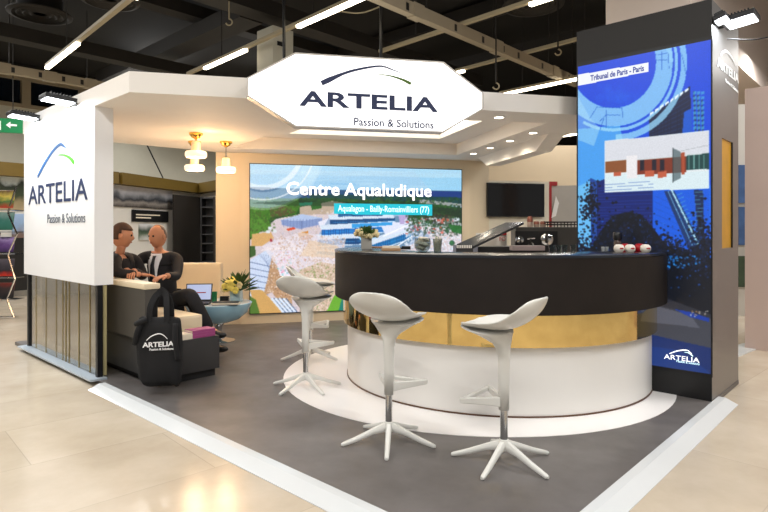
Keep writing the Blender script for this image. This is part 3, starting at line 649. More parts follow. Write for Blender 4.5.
for px, Y, lab in ((473.5, 8.0, 'rearmost downlight of the row beside the canopy wing'), (490, 7.44, 'second rearmost downlight of the row beside the canopy wing'), (510, 6.87, 'second nearest downlight of the row beside the canopy wing'), (533, 6.31, 'nearest downlight of the row beside the canopy wing'), (499, 5.45, 'single downlight under the front canopy edge right of the hexagonal sign')):
    c = Vector(((px-CX)/F*Y, Y, 2.39)); o = thing('recessed_downlight', lab, 'downlight', tuple(c), group='downlights in the canopy')
    obj('trim_ring', MB().lathe([(.062, 0), (.062, -.006), (.045, -.008), (.045, .0)], c, 24, cap=False), white, o, smooth=True)
    obj('lens', MB().lathe([(.045, -.004), (.02, -.005), (.001, -.005)], c, 20), lamp_on, o)
    l = bpy.data.lights.new('downlight', 'SPOT'); l.energy = 28; l.spot_size = 2.75; l.spot_blend = 1; l.color = (1, .88, .70); l.shadow_soft_size = .05
    lo = bpy.data.objects.new('downlight', l); COL.objects.link(lo); lo.location = c-Z*.02

# ---------------------------------------------------------------- hexagonal light box
sg = thing('hexagonal_light_box', 'bright white elongated hexagonal sign with navy logo on the canopy front', 'sign', (-.1, 4.72, 2.43))
SO = Vector((-1.082, 4.5, 0)); SN = Vector((D.y, -D.x, 0))
hxp = [(0, 2.508), (.376, 2.733), (1.626, 2.741), (1.99, 2.496), (1.99, 2.357), (1.626, 2.136), (.376, 2.136), (0, 2.366)]
def sp(t, z, o=0): return Vector((SO.x, SO.y, 0))+D*t+Z*z+SN*o
def scale_poly(f): cx, cz = .998, 2.436; return [(cx+(t-cx)*(1-f/1.0), cz+(z-cz)*(1-f*3.0)) for t, z in hxp]
obj('casing', MB().extrude([sp(t, z) for t, z in hxp], SN*-.09), frame_grey, sg)
inn = scale_poly(.012)
fr = MB()
for i in range(8):
    j = (i+1) % 8; fr.extrude([sp(*hxp[i]), sp(*hxp[j]), sp(*inn[j]), sp(*inn[i])], SN*.012)
obj('rim', fr, frame_grey, sg)
sface = obj('face', MB().extrude([sp(*p) for p in inn], SN*.006), backlit_white, sg)
SUBBOLD = .016
logo_px(SO, D, SN, sface, [(321.5, 83.3), (345, 73), (365, 68), (381, 66.2), (392, 69.5), (402, 73.5)], [(0, 4.6*.0083), (.06, 5*.0083), (.18, 2.6*.0083), (.7, 1.4*.0083), (1, .3*.0083)],
        [(376, 74), (390, 75.8), (402, 79.5), (411, 83.8)], [(0, .002), (.6, 2*.0083), (.9, 3*.0083), (1, 2.6*.0083)],
        ((299, 105.2), (438, 111.8), 14.2), ((354, 125.2), (433.5, 128.6), 7.6), back_ink, mat('olive_vinyl', '4a6a14', .6, noise=.03), back_ink, back_ink, off=.009)

# ---------------------------------------------------------------- printed panel with glass screen below
PA = Vector((-2.525, 4.97, 0)); PN = V*-1
L = 1.40*1.4646
pn = thing('branded_wall_panel', 'white printed wall panel over a tinted glass screen at left', 'partition', tuple(PA+U*L/2))
ppanel = obj('panel', MB().box(PA+U*L/2+V*.08+Z*((.824+2.556)/2), (L, .16, 2.556-.824), (U, V, Z)), panelw, pn)
beam = MB().prism([PA.xy, P1, (Vector((*P1, 0))+V*.16).xy, (PA+V*.16).xy], 2.395, 2.556)
obj('beam', beam, soffit, ca)
obj('post', MB().box(PA+U*.03+V*.05+Z*.42, (.045, .045, .81), (U, V, Z)), black, pn)
obj('post', MB().box(PA+U*(L-.03)+V*.05+Z*.42, (.045, .045, .81), (U, V, Z)), black, pn)
obj('glass_pane', MB().box(PA+U*L/2+V*.05+Z*.42, (L-.1, .008, .8), (U, V, Z)), bronze_glass, pn)
gs = MB(); xs = np.cumsum(RNG.uniform(.07, .34, 40))
for x in xs:
    if x < L-.25: gs.box(PA+U*(.06+x)+V*.042+Z*.42, (RNG.choice([.004, .004, .009]), .004, .8), (U, V, Z))
obj('gold_strips', gs, goldstrip, pn)
obj('sill', MB().box(PA+U*L/2+V*.02+Z*.008, (L+.1, .14, .016), (U, V, Z)), mat('aluminium_sill', 'c3d0dc', .3, metal=.3, noise=.05), pn)
obj('end_strip', MB().box(PA+V*.098+U*.03+Z*.42, (.03, .012, .8), (V, U, Z)), mat('pale_gold_strip', 'c2b686', .4, metal=.2, noise=.1), pn)
logo_px(PA, U*-1, PN, ppanel, [(37.5, 177), (45, 163), (53, 151), (60, 144.5), (64, 146), (67, 149)], [(0, .035), (.1, .045), (.4, .035), (.75, .028), (1, .004)],
        [(57.5, 155), (64, 155), (70, 158), (74.3, 163)], [(0, .003), (.5, .022), (.9, .045), (1, .035)],
        ((28.5, 204.5), (87.8, 199.3), 17.5), ((47.5, 223), (85.2, 222.4), 8.6), inkblue, mat('bright_green_ink', '58b52e', .6, noise=.03), ink, mat('grey_ink', '5c6470', .6, noise=.03), off=.002, b1=.008, b2=0)

def floodlight(name, label, base, out, along, group, tilt=.25, L=.30, W=.22, arm=.1, power=16):
    """base on the wall edge; out = direction away from the surface; the lit face looks down and back at the surface"""
    o = thing(name, label, 'floodlight', tuple(base), group=group)
    ax = (out*math.cos(tilt)+Z*math.sin(tilt)).normalized(); up = (Z*math.cos(tilt)-out*math.sin(tilt)).normalized(); c = base+out*(arm)+ax*(L/2)
    hb = MB(); hb.box(c+up*.022, (L, W, .04), (ax, along, up), .008); obj('housing', hb, black, o)
    fn = MB()
    for k in range(7): fn.box(c+ax*(-L*.3+k*L*.1)+up*.05, (.008, W*.8, .02), (ax, along, up))
    obj('cooling_fins', fn, black, o)
    obj('lamp_face', MB().box(c-up*.0, (L*.86, W*.86, .012), (ax, along, up)), flood_on, o)
    br = MB(); br.tube([base-out*.0, base+out*arm*.6, base+out*arm+up*.01], .011, 8); br.tube([base+out*arm-along*W*.4, base+out*arm+along*W*.4], .009, 8); obj('bracket', br, black, o)
    l = bpy.data.lights.new('flood', 'AREA'); l.shape = 'RECTANGLE'; l.size = L*.8; l.size_y = W*.8; l.color = (.86, .94, 1)
    lo = bpy.data.objects.new('flood', l); COL.objects.link(lo)
    aim = (base-Z*.9-c).normalized(); lo.location = c-up*.02; lo.rotation_euler = aim.to_track_quat('-Z', 'Y').to_euler(); l.energy = power
    return lo
b1 = Vector((-2.83, 5.256, 2.46)); b2 = Vector((-3.61, 5.987, 2.46))
floodlight('panel_floodlight', 'black floodlight on the white panel top, nearer of the pair', b1, PN, U, 'floodlights over the white panel', .06, .26, .2, .03)
floodlight('panel_floodlight', 'black floodlight on the white panel top, farther of the pair above the green sign', b2, PN, U, 'floodlights over the white panel', .06, .26, .2, .03)

# ---------------------------------------------------------------- tower
TP = Vector((2.501, 4.346, 0)); TW = .731*1.4646; TD = .64*1.369; TN = V*-1
tw = thing('display_tower', 'tall dark tower with a full height blue screen beside the bar', 'display tower', tuple(TP+U*TW/2+V*TD/2))
obj('body', MB().box(TP+U*(TW/2+.025)+V*(TD/2)+Z*1.534, (TW-.05, TD-.004, 3.068), (U, V, Z)), tower_m, tw)
side = MB(); sx = -U
s0, s1 = onp(722, 200, TP, V)[0], onp(732.5, 200, TP, V)[0]; zs0, zs1 = onp(727, 248, TP, V)[1], onp(727, 140, TP, V)[1]
for a, b, c, d_ in ((.0, s0, 0, 3.07), (s1, TD, 0, 3.07), (s0, s1, 0, zs0), (s0, s1, zs1, 3.07)):
    side.box(TP+V*((a+b)/2)+U*.02+Z*((c+d_)/2), (b-a, .04, d_-c), (V, U, Z))
sclad = obj('side_cladding', side, stain, tw)
obj('gold_recess', MB().box(TP+V*((s0+s1)/2)+U*.012+Z*((zs0+zs1)/2), (s1-s0, .006, zs1-zs0), (V, U, Z)), mat('gold_foil', 'd8a21e', .35, metal=.45, noise=.25, nscale=6), tw)
obj('front_panel', MB().box(TP+U*TW/2-V*.003+Z*1.535, (TW, .008, 3.07), (U, V, Z)), tower_m, tw)
obj('recess_edge', MB().box(TP+V*(s1-.006)+U*.019+Z*((zs0+zs1)/2), (.012, .046, zs1-zs0), (V, U, Z)), black, tw)
sb0, sb1 = onp(712, 274, TP, V)[1], onp(712, 267, TP, V)[1]
obj('base_plate', MB().box(TP+U*TW/2-V*.003+Z*.1, (TW, .012, .2), (U, V, Z)), black, tw)
TS = TP+TN*.012; TR = TS+U*TW                          # left end of the screen plane; picture runs right along -U
AU = U*-1
tl, _ = onp(578, 200, TR, AU); tr, _ = onp(710.8, 200, TR, AU)
TO = TR+AU*tl
obj('screen_bezel', MB().box(TR+AU*((tl+tr)/2)+V*.009+Z*1.485, (TW, .012, 2.6), (AU, V, Z)), black, tw)
Q = Pic(TO, AU, tr-tl, .21, 2.757, 190, 470, (.05, .30, .86))
Q.poly([(570, 60), (715, 20), (715, 130), (570, 150)], (.03, .28, .86)); Q.poly([(570, 130), (620, 125), (640, 240), (570, 260)], (.30, .66, .95), .9); Q.poly([(640, 185), (715, 185), (715, 265), (655, 260)], (.06, .42, .93), .8)
Q.poly([(570, 190), (592, 180), (595, 250), (570, 256)], (.50, .82, .97), .6)
for _ in range(30): x, y = RNG.uniform(578, 640), RNG.uniform(90, 125); Q.ring((x, y), 0, RNG.uniform(3, 8), (.12, .42, .92), .12)
# towers in the picture
Q.poly([(649, 118), (690, 86), (692, 136), (649, 142)], (.05, .10, .24)); 
for k in range(9): Q.line((649, 121+k*3), (690, 95+k*5), .6, (.10, .26, .52), .6)
for k in range(12): Q.line((651+k*3.3, 110), (651+k*3.3, 142), .5, (.03, .06, .16), .7)
Q.poly([(684, 112), (692, 108), (692, 136), (682, 138)], (.05, .34, .80)); 
for k in range(3): 
    Q.line((694+k*4, 92+k*4), (696+k*3.4, 136), 1.8, (.06, .22, .44)); 
    for j in range(9): Q.poly([(693+k*4, 92+j*5), (696+k*4, 91+j*5), (696+k*4, 94+j*5), (693+k*4, 95+j*5)], (.30, .70, .86), .7)
# big circle of pale plates
cx, cy = 622, 84
Q.ring((613, 62), 0, 43, (.02, .27, .86), 1, e=1.07)
for _ in range(40): Q.ring((RNG.normal(612, 12), RNG.normal(96, 5)), 0, RNG.uniform(2, 5), (.10, .42, .93), .10)
for r0, r1, a0, a1, al in ((43, 60, -178, 48, .80), (62, 65, -118, 45, .85), (68, 74, -88, 50, .80), (55, 60, 0, 40, .5)):
    Q.ring((613, 62), r0, r1, (.60, .84, .97), al, a0, a1, 1.07)
Q.poly([(578, 96), (590, 118), (600, 128), (594, 146), (578, 140)], (.66, .86, .97), .5)
for p, q in (((590, 118), (597, 107)), ((597, 107), (622, 108)), ((600, 121), (606, 115)), ((606, 115), (620, 115)), ((622, 108), (623, 118)), ((604, 118), (600, 130)), ((606, 110), (606, 128)), ((655, 55), (668, 53)), ((662, 52), (662, 70)), ((668, 52), (669, 68)), ((656, 60), (668, 60)), ((682, 55), (686, 74)), ((672, 72), (674, 55))): Q.line(p, q, .6, (.10, .36, .80), .9)
for k in range(8): Q.poly([(650+k*5, 113-k*3.3), (653.5+k*5, 110.6-k*3.3), (653.5+k*5, 113-k*3.3), (650+k*5, 116-k*3.3)], (.92, .97, 1))
# inset photograph
Q.poly([(604.5, 141), (709.5, 130.5), (709.5, 189), (604.5, 192.5)], (.90, .93, .94)); ii = Q.poly([(605, 142), (709, 131.5), (709, 165), (605, 160)], (.84, .87, .88))
Q.poly([(605, 141.5), (709.3, 131), (709, 152), (640, 159), (605, 160)], (.86, .87, .90)); Q.poly([(605, 175), (709, 171), (709, 188.5), (605, 192)], (.86, .93, .95))
Q.poly([(605, 161.5), (626, 160), (626, 172), (605, 173)], (.55, .32, .17)); Q.poly([(637, 160), (686, 156.5), (686, 172), (637, 175)], (.50, .20, .12))
for x in (640, 652, 660): Q.poly([(x, 160), (x+4, 159.6), (x+4, 170), (x, 171)], (.12, .10, .16))
for x, y in ((645, 171), (657.5, 172), (614, 172.5)): Q.poly([(x, y), (x+9 if x > 630 else x+7, y-1), (x+9 if x > 630 else x+7, y+5 if x > 630 else y+3.5), (x, y+6 if x > 630 else y+4)], (.76, .36, .24))
Q.poly([(626, 156), (637, 155), (637, 178), (627, 178.5)], (.93, .92, .93)); Q.poly([(686, 156), (709, 153), (709, 169), (686, 170)], (.10, .26, .26))
for x in (689, 694, 699, 704): Q.line((x, 155), (x, 169), .9, (.42, .62, .60))
Q.poly([(673, 148), (681, 152), (681, 178), (673, 182)], (.30, .38, .40), .75); Q.line((673, 148), (673, 182), .7, (.15, .2, .22)); Q.poly([(681, 153), (685, 152), (685, 174), (682, 175)], (.68, .30, .18)); Q.line((681, 151), (709, 145), .6, (.7, .72, .74))
# lower tower block, trees, road
Q.poly([(590, 178), (597, 182), (604.5, 179), (604.5, 192.5), (653, 190.7), (653, 232), (640, 262), (592, 262)], (.04, .12, .42)); 
for k in range(26): Q.line((592, 186+k*2.7), (653, 181+k*3.2), .55, (.10, .26, .66), .55)
Q.poly([(591, 178), (597, 181), (597, 240), (591, 240)], (.10, .28, .62)); 
for k in range(5): Q.line((592+k*1.3, 180), (592+k*1.3, 240), .35, (.04, .10, .28), .8)
Q.poly([(653, 190.5), (709, 188.6), (709, 262), (660, 262), (653, 230)], (.05, .36, .88))
for k in range(14): Q.line((655, 196+k*6), (690, 212+k*6), .5, (.03, .26, .70), .6)
Q.poly([(664, 191), (674, 190.5), (704, 250), (704, 262), (694, 262)], (.06, .20, .42)); Q.line((672, 191), (702, 252), 1.6, (.72, .90, .96)); Q.line((668, 191), (698, 258), .7, (.5, .74, .9)); Q.poly([(694, 190), (703, 190), (705, 252), (699, 246)], (.05, .16, .34))
for k in range(16): Q.line((675+k*1.6, 196+k*4), (682+k*1.4, 193+k*4), .7, (.36, .66, .84), .8); Q.line((695, 192+k*4), (703, 192+k*4), .6, (.40, .66, .74), .7)
dk = [(.02, .05, .11), (.03, .08, .18), (.015, .03, .07), (.04, .11, .24)]
Q.poly([(570, 256), (590, 248), (600, 232), (612, 216), (626, 212), (640, 214), (652, 226), (662, 240), (674, 252), (690, 250), (709, 236), (715, 330), (570, 330)], (.02, .05, .10))
def foliage(n, cx, cy, sx, sy, r0=.5, r1=1.5):
    for _ in range(int(n*2.2)):
        x, y = RNG.normal(cx, sx), RNG.normal(cy, sy); Q.ring((x, y), 0, RNG.uniform(r0, r1), dk[RNG.integers(4)], .92)
foliage(260, 628, 240, 18, 14); foliage(90, 582, 250, 5, 8); foliage(60, 592, 205, 3, 14, .6, 1.6); foliage(160, 668, 250, 10, 8); foliage(170, 702, 245, 6, 14); foliage(40, 586, 206, 3, 8, .5, 1.3); foliage(100, 690, 262, 12, 6)
Q.dots((580, 215, 709, 300), [(.08, .36, .80), (.10, .45, .90), (.06, .25, .60)], 150, .3, 1.0)
Q.dots((660, 256, 700, 268), [(.10, .55, .95), (.2, .65, 1)], 60, .4, 1.2)
Q.poly([(570, 300), (660, 296), (715, 316), (715, 360), (570, 330)], (.16, .17, .21)); Q.poly([(652, 304), (715, 320), (715, 352), (640, 338)], (.24, .25, .29)); Q.poly([(655, 306), (690, 315), (700, 328), (650, 322)], (.36, .37, .42), .8)
Q.poly([(674, 309), (690, 312), (709, 318), (709, 322), (690, 317)], (.05, .22, .62)); Q.dots((690, 311, 708, 317), [(.85, .6, .3), (.9, .85, .8)], 14, .4, .9)
bl = Q.poly([(640, 332), (715, 349), (715, 380), (640, 370)], (.05, .16, .40)); Q.poly([(640, 345), (680, 350), (709, 372), (709, 378), (640, 370)], (.04, .21, .50), .8); 
Q.blur(1)
Q.noise(.015)
Q.poly([(577, 72), (649, 63), (649, 70.4), (577, 84.5)], (.93, .94, .97)) if False else Q.poly([(577, 75), (648.6, 62.6), (648.6, 71.6), (577, 86)], (.95, .96, .98))
tsc = Q.build('screen', tw, TN, 1.0)
text_on(TO, AU, TN, 'Tribunal de Paris - Paris', mat('lit_blue_text', '1a2f8a', .6, emit='1a3aa0', es=.4, noise=.001), tsc, (590.5, 80.8), (644, 70.7), 5.2, .022, name='title_lettering')
logo_px(TO, AU, TN, tsc, [(669.5, 353.6), (677, 351), (684, 350), (688, 350.6), (692, 354)], [(0, .007), (.4, .009), (1, .004)], [(684, 352), (689, 353), (693, 356.3)], [(0, .002), (.6, .01), (1, .006)],
        ((664, 358.6), (699.5, 362.8), 4.6), ((676.5, 362), (699.5, 365.2), 2.3), glow, glow2, glow, glow2, off=.004, b1=.0, b2=0)
SDP = TP.copy()
logo_px(SDP, V, U*-1, sclad, [(720.8, 55), (723, 52.3), (726, 51.2), (730, 55), (733, 60), (735.2, 66)], [(0, .016), (.3, .022), (.7, .022), (1, .006)], None, None,
        ((717.3, 66), (738.6, 83.5), 9), ((725.5, 82), (738.2, 93.4), 3.6), white_ink, white_ink, white_ink, white_ink, off=.002)
OT = U*-1
ft1 = floodlight('tower_floodlight', 'bright floodlight at the tower top, nearest the front edge', TP+V*.05+Z*2.89, OT, V, 'floodlights on the tower side', .3, .09, .13, .015, 2.5)
ft2 = floodlight('tower_floodlight', 'bright floodlight on an arm reaching right from the tower top', TP+V*.20+Z*2.90, OT, V, 'floodlights on the tower side', .1, .22, .22, .045, 5)
tag(obj('floodlight_cable', MB().tube(smooth_path([TP-U*.06+V*.2+Z*2.8, TP-U*.25+V*.3+Z*2.78, TP-U*.5+V*.5+Z*2.86], 5), .005, 6), black), 'thin black cable under the tower floodlights', 'cable')
# ================================================================ the bar
BC = Vector((1.01, 5.3, 0)); ZT = 1.135
def arc_block(prof, a0, a1, n=72):
    """closed (radius, z) outline swept round the bar centre from angle a0 to a1 (degrees)"""
    rings = []
    for i in range(n+1):
        a = math.radians(a0+(a1-a0)*i/n); e = Vector((math.cos(a), math.sin(a), 0))
        rings.append([BC+e*r+Z*z for r, z in prof])
    return MB().loft(rings)
A0d, A1d = -31.0, -212.0
bar = thing('curved_bar_counter', 'curved bar counter with dark front, gold band and white base', 'bar counter', tuple(BC))
tower_n = V*-1
def arc_lim(R):                                         # where a circle of radius R meets the tower front
    o = (BC-TP).dot(V)+.014; s = -math.sqrt(R*R-o*o); p = V*(-o)+U*s; return math.degrees(math.atan2(p.y, p.x))
R1, R2, R3 = 1.345, 1.385, 1.46
obj('base', arc_block([(R1, .012), (R1, .50), (R1-.05, .50), (R1-.05, .012)], arc_lim(R1), A1d), white, bar, smooth=True)
obj('plinth_line', arc_block([(R1+.006, .0032), (R1+.006, .014), (R1-.04, .014), (R1-.04, .0032)], arc_lim(R1+.006), A1d), mat('brown_edge', '5a3a24', .5, noise=.1), bar, smooth=True)
obj('gold_band', arc_block([(R2, .495), (R2, .735), (R2-.03, .735), (R2-.03, .495)], arc_lim(R2), A1d), gold, bar, smooth=True)
obj('front_panel', arc_block([(R3, .728), (R3, ZT-.02), (R3-.05, ZT-.02), (R3-.05, .728)], arc_lim(R3), A1d), slate, bar, smooth=True)
obj('worktop', arc_block([(R3+.004, ZT-.02), (R3+.004, ZT-.003), (R3, ZT), (.92, ZT), (.92, ZT-.02)], arc_lim(R3+.004), A1d), bar_top, bar, smooth=True)
def inside(R, z): return None
# back counter behind the bar
kb = thing('back_counter', 'low black service counter behind the bar under the coffee machine', 'counter', (1.75, 7.2, 0))
obj('body', MB().box(BC+Vector((.72, 1.92, .46)), (1.7, .6, .92), (DL, LN, Z)), black, kb)
obj('worktop', MB().box(BC+Vector((.72, 1.92, .935)), (1.74, .64, .03), (DL, LN, Z)), dark_panel, kb)
YC = 7.12
def kp(px, py, Y=YC): return at(px, py, Y)
zc = .95
# coffee machine
cm = thing('coffee_machine', 'dark two group espresso machine with round chrome dials behind the bar', 'coffee machine', tuple(kp(545, 250)))
l, r = kp(516, 240), kp(577, 240); zt_ = kp(540, 227).z; w = r.x-l.x
obj('body', MB().box(((l.x+r.x)/2, YC+.15, (zc+zt_)/2), (w, .3, zt_-zc), bevel=.01), machine_m, cm)
fl_, frr = kp(514.5, 232, YC), kp(556.5, 232, YC)
obj('front_panel', MB().box(((fl_.x+frr.x)/2, YC-.025, (kp(0, 231).z+kp(0, 252).z)/2), (frr.x-fl_.x, .05, kp(0, 231).z-kp(0, 252).z), bevel=.005), black, cm)
for px, py, rr in ((519.5, 240, .055), (546.5, 239.5, .078)):
    c = kp(px, py, YC-.05); rot = Matrix.Rotation(PI/2, 4, 'X')
    m = MB(); m.lathe([(rr, 0), (rr, .02), (rr*.8, .035), (rr*.35, .04), (.001, .045)], (0, 0, 0), 28); bmesh.ops.transform(m.bm, matrix=Matrix.Translation(c) @ rot, verts=m.bm.verts); obj('dial', m, chrome, cm, smooth=True)
h = MB(); c = kp(530, 243, YC-.05); h.tube([c, c+Vector((0, -.06, .01)), c+Vector((.01, -.11, -.02))], .014, 8); h.tube([c+Vector((-.04, -.03, .05)), c+Vector((.05, -.04, .06))], .01, 8); h.tube([c+Vector((-.03, -.05, .0)), c+Vector((-.04, -.06, -.09))], .009, 8); obj('portafilter', h, chrome, cm, smooth=True)
rk_ = MB()
zr0, zr1 = zt_, kp(0, 222).z
for px in np.linspace(548, 575, 9): rk_.tube([(kp(px, 0).x, YC+.02, zr0), (kp(px, 0).x, YC+.02, zr1)], .006, 6); 
for zz in (zr1, (zr0+zr1)/2): rk_.tube([(kp(547, 0).x, YC+.02, zz), (kp(577, 0).x, YC+.02, zz), (kp(577, 0).x, YC+.28, zz), (kp(547, 0).x, YC+.28, zz), (kp(547, 0).x, YC+.02, zz)], .008, 6)
obj('cup_rail', rk_, black, cm)
# stacks of brown paper cups on top of it
for px, y0, lab in ((530, 216, 'tallest stack of paper cups on the coffee machine, left of three'), (536.5, 221, 'middle stack of paper cups on the coffee machine'), (543, 221, 'right stack of paper cups on the coffee machine, by the rail')):
    c = kp(px, 231, YC+.12); c.z = zt_; ht = kp(0, y0, YC).z-zt_; o = thing('cup_stack', lab, 'paper cups', tuple(c), group='paper cup stacks on the coffee machine')
    obj('cup_sleeve', MB().lathe([(.036, 0), (.038, ht*.45), (.034, ht*.5)], c, 16), mat('cup_sleeve_grey', '85766c', .4, noise=.1), o, smooth=True)
    obj('top_cup', MB().lathe([(.037, ht*.46), (.036, ht*.8), (.026, ht*.98), (.001, ht)], c, 16), cone, o, smooth=True)
# sloping display lid with a cabinet below
dc = thing('tilted_display_cabinet', 'cabinet with a raised sloping black lid behind the bar', 'display cabinet', tuple(kp(490, 250)))
Yd = 6.95; pr = [(459.5, 243.5), (516, 222.2), (524, 222.0), (475, 246)]
lid = MB(); q0 = at(457, 244, Yd-.1); q1 = at(506, 222.3, Yd+.25); q2 = at(524, 222, Yd+.05); q3 = at(473, 246.3, Yd-.28)
lid.extrude([q0, q1, q2, q3], Vector((0, .01, -.03))); obj('lid', lid, bar_top, dc)
obj('cabinet_body', MB().box((at(500, 248, Yd).x, Yd+.1, (.95+at(0, 246.5, Yd).z)/2), (at(522, 0, Yd).x-at(475, 0, Yd).x, .4, at(0, 246.5, Yd).z-.95)), black, dc)
obj('patterned_front', MB().box((at(464, 0, Yd-.2).x, Yd-.1, (.95+at(0, 245, Yd).z)/2), (.2, .3, at(0, 245, Yd).z-.95)), dark_panel, dc)
pt = MB()
for k in range(9): c = at(457.2+k*1.75, 246.6, Yd-.26); pt.box(c, (.012, .008, .035))
obj('white_pattern', pt, white, dc)
pw = thing('menu_card', 'white card with red letters under the sloping lid', 'card', tuple(at(492, 246, 7.25)))
c0 = at(476, 233, 7.28); c1 = at(507, 246.5, 7.28); c1.z = .951
obj('card', MB().box(((c0.x+c1.x)/2, 7.28, (c0.z+c1.z)/2), (c1.x-c0.x, .01, c0.z-c1.z)), white, pw)
O_ = Vector((0, 7.27, 0)); X_ = Vector((1, 0, 0)); NY = Vector((0, -1, 0))
text_on(O_, X_, NY, 'FO', red, pw, (499.5, 241), (505.5, 241), 4)
obj('red_strip', MB().box(at(503, 232.6, 7.27)+Vector((0, 0, -.015)), (.09, .01, .03)), red, pw)
# television
tv = thing('wall_television', 'black flat television on the cream wall behind the bar', 'television', tuple(at(516, 200, 9.1)))
tO = Vector((1.64, 9.02, 0)); tA = (Vector((2.86, 9.34, 0))-tO).normalized(); tn = Vector((tA.y, -tA.x, 0)); tO2 = tO+tn*.06
ta, za = onp(487.5, 182.5, tO2, tA); tb, zb = onp(544.5, 217, tO2, tA)
obj('casing', MB().box(tO2+tA*((ta+tb)/2)-tn*.02+Z*((za+zb)/2), (tb-ta, .04, za-zb), (tA, tn, Z), .004), black, tv)
obj('screen', MB().box(tO2+tA*((ta+tb)/2)+tn*.002+Z*((za+zb)/2), (tb-ta-.03, .006, za-zb-.03), (tA, tn, Z)), mat('tv_glass', '050507', .1, noise=.1), tv)
sk = obj('wall_socket', MB().box(tO+tA*.22+tn*.015+Z*onp(494, 226, tO, tA)[1], (.06, .03, .03), (tA, tn, Z)), black); tag(sk, 'small black socket on the cream wall below the television', 'socket')
# grey display board with a red frame right of the television
rb = thing('red_framed_board', 'grey lit display board with red edge right of the television', 'display board', tuple(at(570, 230, 9.8)))
a = at(549.5, 182, 9.7); b = at(600, 245, 9.7)
obj('board', MB().box(((a.x+b.x)/2+.02, 9.72, (a.z+.0)/2), (b.x-a.x, .04, a.z-.12)), mat('grey_board', 'b8b4ae', .4, noise=.05), rb)
obj('red_frame', MB().box((a.x+.012, 9.7, a.z/2), (.035, .06, a.z)), redw, rb); rt = MB(); rt.box((a.x+.06, 9.69, a.z-.03), (.13, .05, .07)); obj('red_frame', rt, redw, rb)
obj('white_flyer', MB().extrude([at(551.5, 218, 9.66), at(556, 196, 9.66), at(559, 203, 9.66), at(556, 216, 9.66)], Vector((0, .01, 0))), white_ink, rb)
# ---- small things on the worktop
def top(px, py): return flr(px, py, ZT)
fp = thing('bar_flower_pot', 'small square pot of cream roses on the left end of the bar', 'flower pot', tuple(top(366.5, 249)))
c = fp.location.copy(); Yf = c.y; s = 10.5*Yf/F
obj('pot', MB().box(c+Z*.054, (s, s, .108), bevel=.006), mat('grey_pot', 'a39f96', .5, noise=.2), fp)
def posy(name, c, R, hgt, parent, petals, n_fl, n_lf, spread, seed, fr=.03):
    rg = random.Random(seed); g = MB()
    for _ in range(n_lf):
        a = rg.uniform(0, 2*PI); e = rg.uniform(.1, 1.3); d = Vector((math.cos(a)*math.cos(e), math.sin(a)*math.cos(e), math.sin(e))); l = rg.uniform(.6, 1)*R*spread
        s_ = d.cross(Z).normalized()*l*.2; b = c+Vector((0, 0, hgt*.2)); tip = b+d*l+Z*hgt*.2; mid = b+d*l*.6+Z*hgt*.3
        g.quad(b+d*l*.15, mid+s_, tip, mid-s_)
    obj('foliage', g, leaf, parent, solid=.002)
    for i in range(n_fl):
        a = i*2.4; rr = R*.75*math.sqrt((i+.5)/n_fl); q = c+Vector((math.cos(a)*rr, math.sin(a)*rr, hgt*(.75-.35*(rr/R))+rg.uniform(-.01, .02)))
        m = MB()
        for k in range(9):
            b = k*2.4; rk2 = fr*.62*math.sqrt(k/9); m.ball(q+Vector((math.cos(b)*rk2, math.sin(b)*rk2, -rk2*.5)), fr*.52, 8, (1, 1, .8))
        obj('rose', m, petals, parent, smooth=180)
pc_ = c+Z*.108; rgp = random.Random(3)
lf = MB()
for _ in range(150):
    a = rgp.uniform(0, 2*PI); e = rgp.uniform(.1, 1.4); d = Vector((math.cos(a)*math.cos(e), math.sin(a)*math.cos(e), math.sin(e))); b = pc_+d*.03; l = rgp.uniform(.04, .085); s_ = d.orthogonal().normalized()*.014
    lf.quad(b, b+d*l*.6+s_, b+d*l+Z*.01, b+d*l*.6-s_)
obj('foliage', lf, leaf, fp, solid=.002)
for a, r, z in ((2.9, .085, .03), (3.6, .075, .055), (-.2, .085, .02), (.5, .08, .05), (-1.2, .075, .01), (-2.1, .07, .03), (1.6, .06, .06), (4.2, .05, .015)):
    p0 = pc_+Vector((r*math.cos(a), r*math.sin(a)*.8, z)); m = MB()
    for k in range(10): b = k*2.4; q_ = .024*math.sqrt(k/10); m.ball(p0+Vector((math.cos(b)*q_, math.sin(b)*q_, .008*math.sin(k))), .018, 8)
    obj('rose', m, creamflower, fp, smooth=180)
def item(name, c, label, cat, build, m, group=None, **k):
    return tag(obj(name, build, m, **k), label, cat, group)
c = top(391, 250.6); tr_ = thing('card_tray', 'flat tan tray of papers on the bar beside the flower pot', 'tray', tuple(c))
obj('tray', MB().box(c+Z*.012, (.16, .14, .02)), wood, tr_); obj('papers', MB().box(c+Z*.031, (.145, .12, .018)), paper, tr_)
c = top(379, 248.6); item('pen', c, 'tan pen lying on the bar behind the tray', 'pen', MB().tube([c+Vector((-.09, 0, .012)), c+Vector((.07, .02, .012))], .009, 8), wood)
c = top(406, 249.6); item('card_holder', c, 'small black holder beside the glass bowl on the bar', 'holder', MB().box(c+Z*.016, (.08, .05, .03), bevel=.003), black)
c = top(422.5, 252.0); bw = thing('glass_bowl', 'round glass bowl filled with pale sweets on the bar', 'bowl', tuple(c))
obj('bowl', MB().lathe([(.035, 0), (.06, .03), (.066, .07), (.06, .108), (.057, .108), (.062, .07), (.056, .032), (.02, .006)], c, 28), thin_glass, bw, smooth=True)
sw = MB()
for i in range(46):
    a = i*2.4; r = .045*math.sqrt(i/46); sw.ball(c+Vector((math.cos(a)*r, math.sin(a)*r, .025+(i*37 % 46)/46*.085)), .015, 6)
obj('sweets', sw, paper, bw, smooth=180)['kind'] = 'stuff'
c = top(437.5, 252.2); cu_ = thing('stirrer_cup', 'clear tumbler full of wooden stirrers on the bar', 'cup', tuple(c))
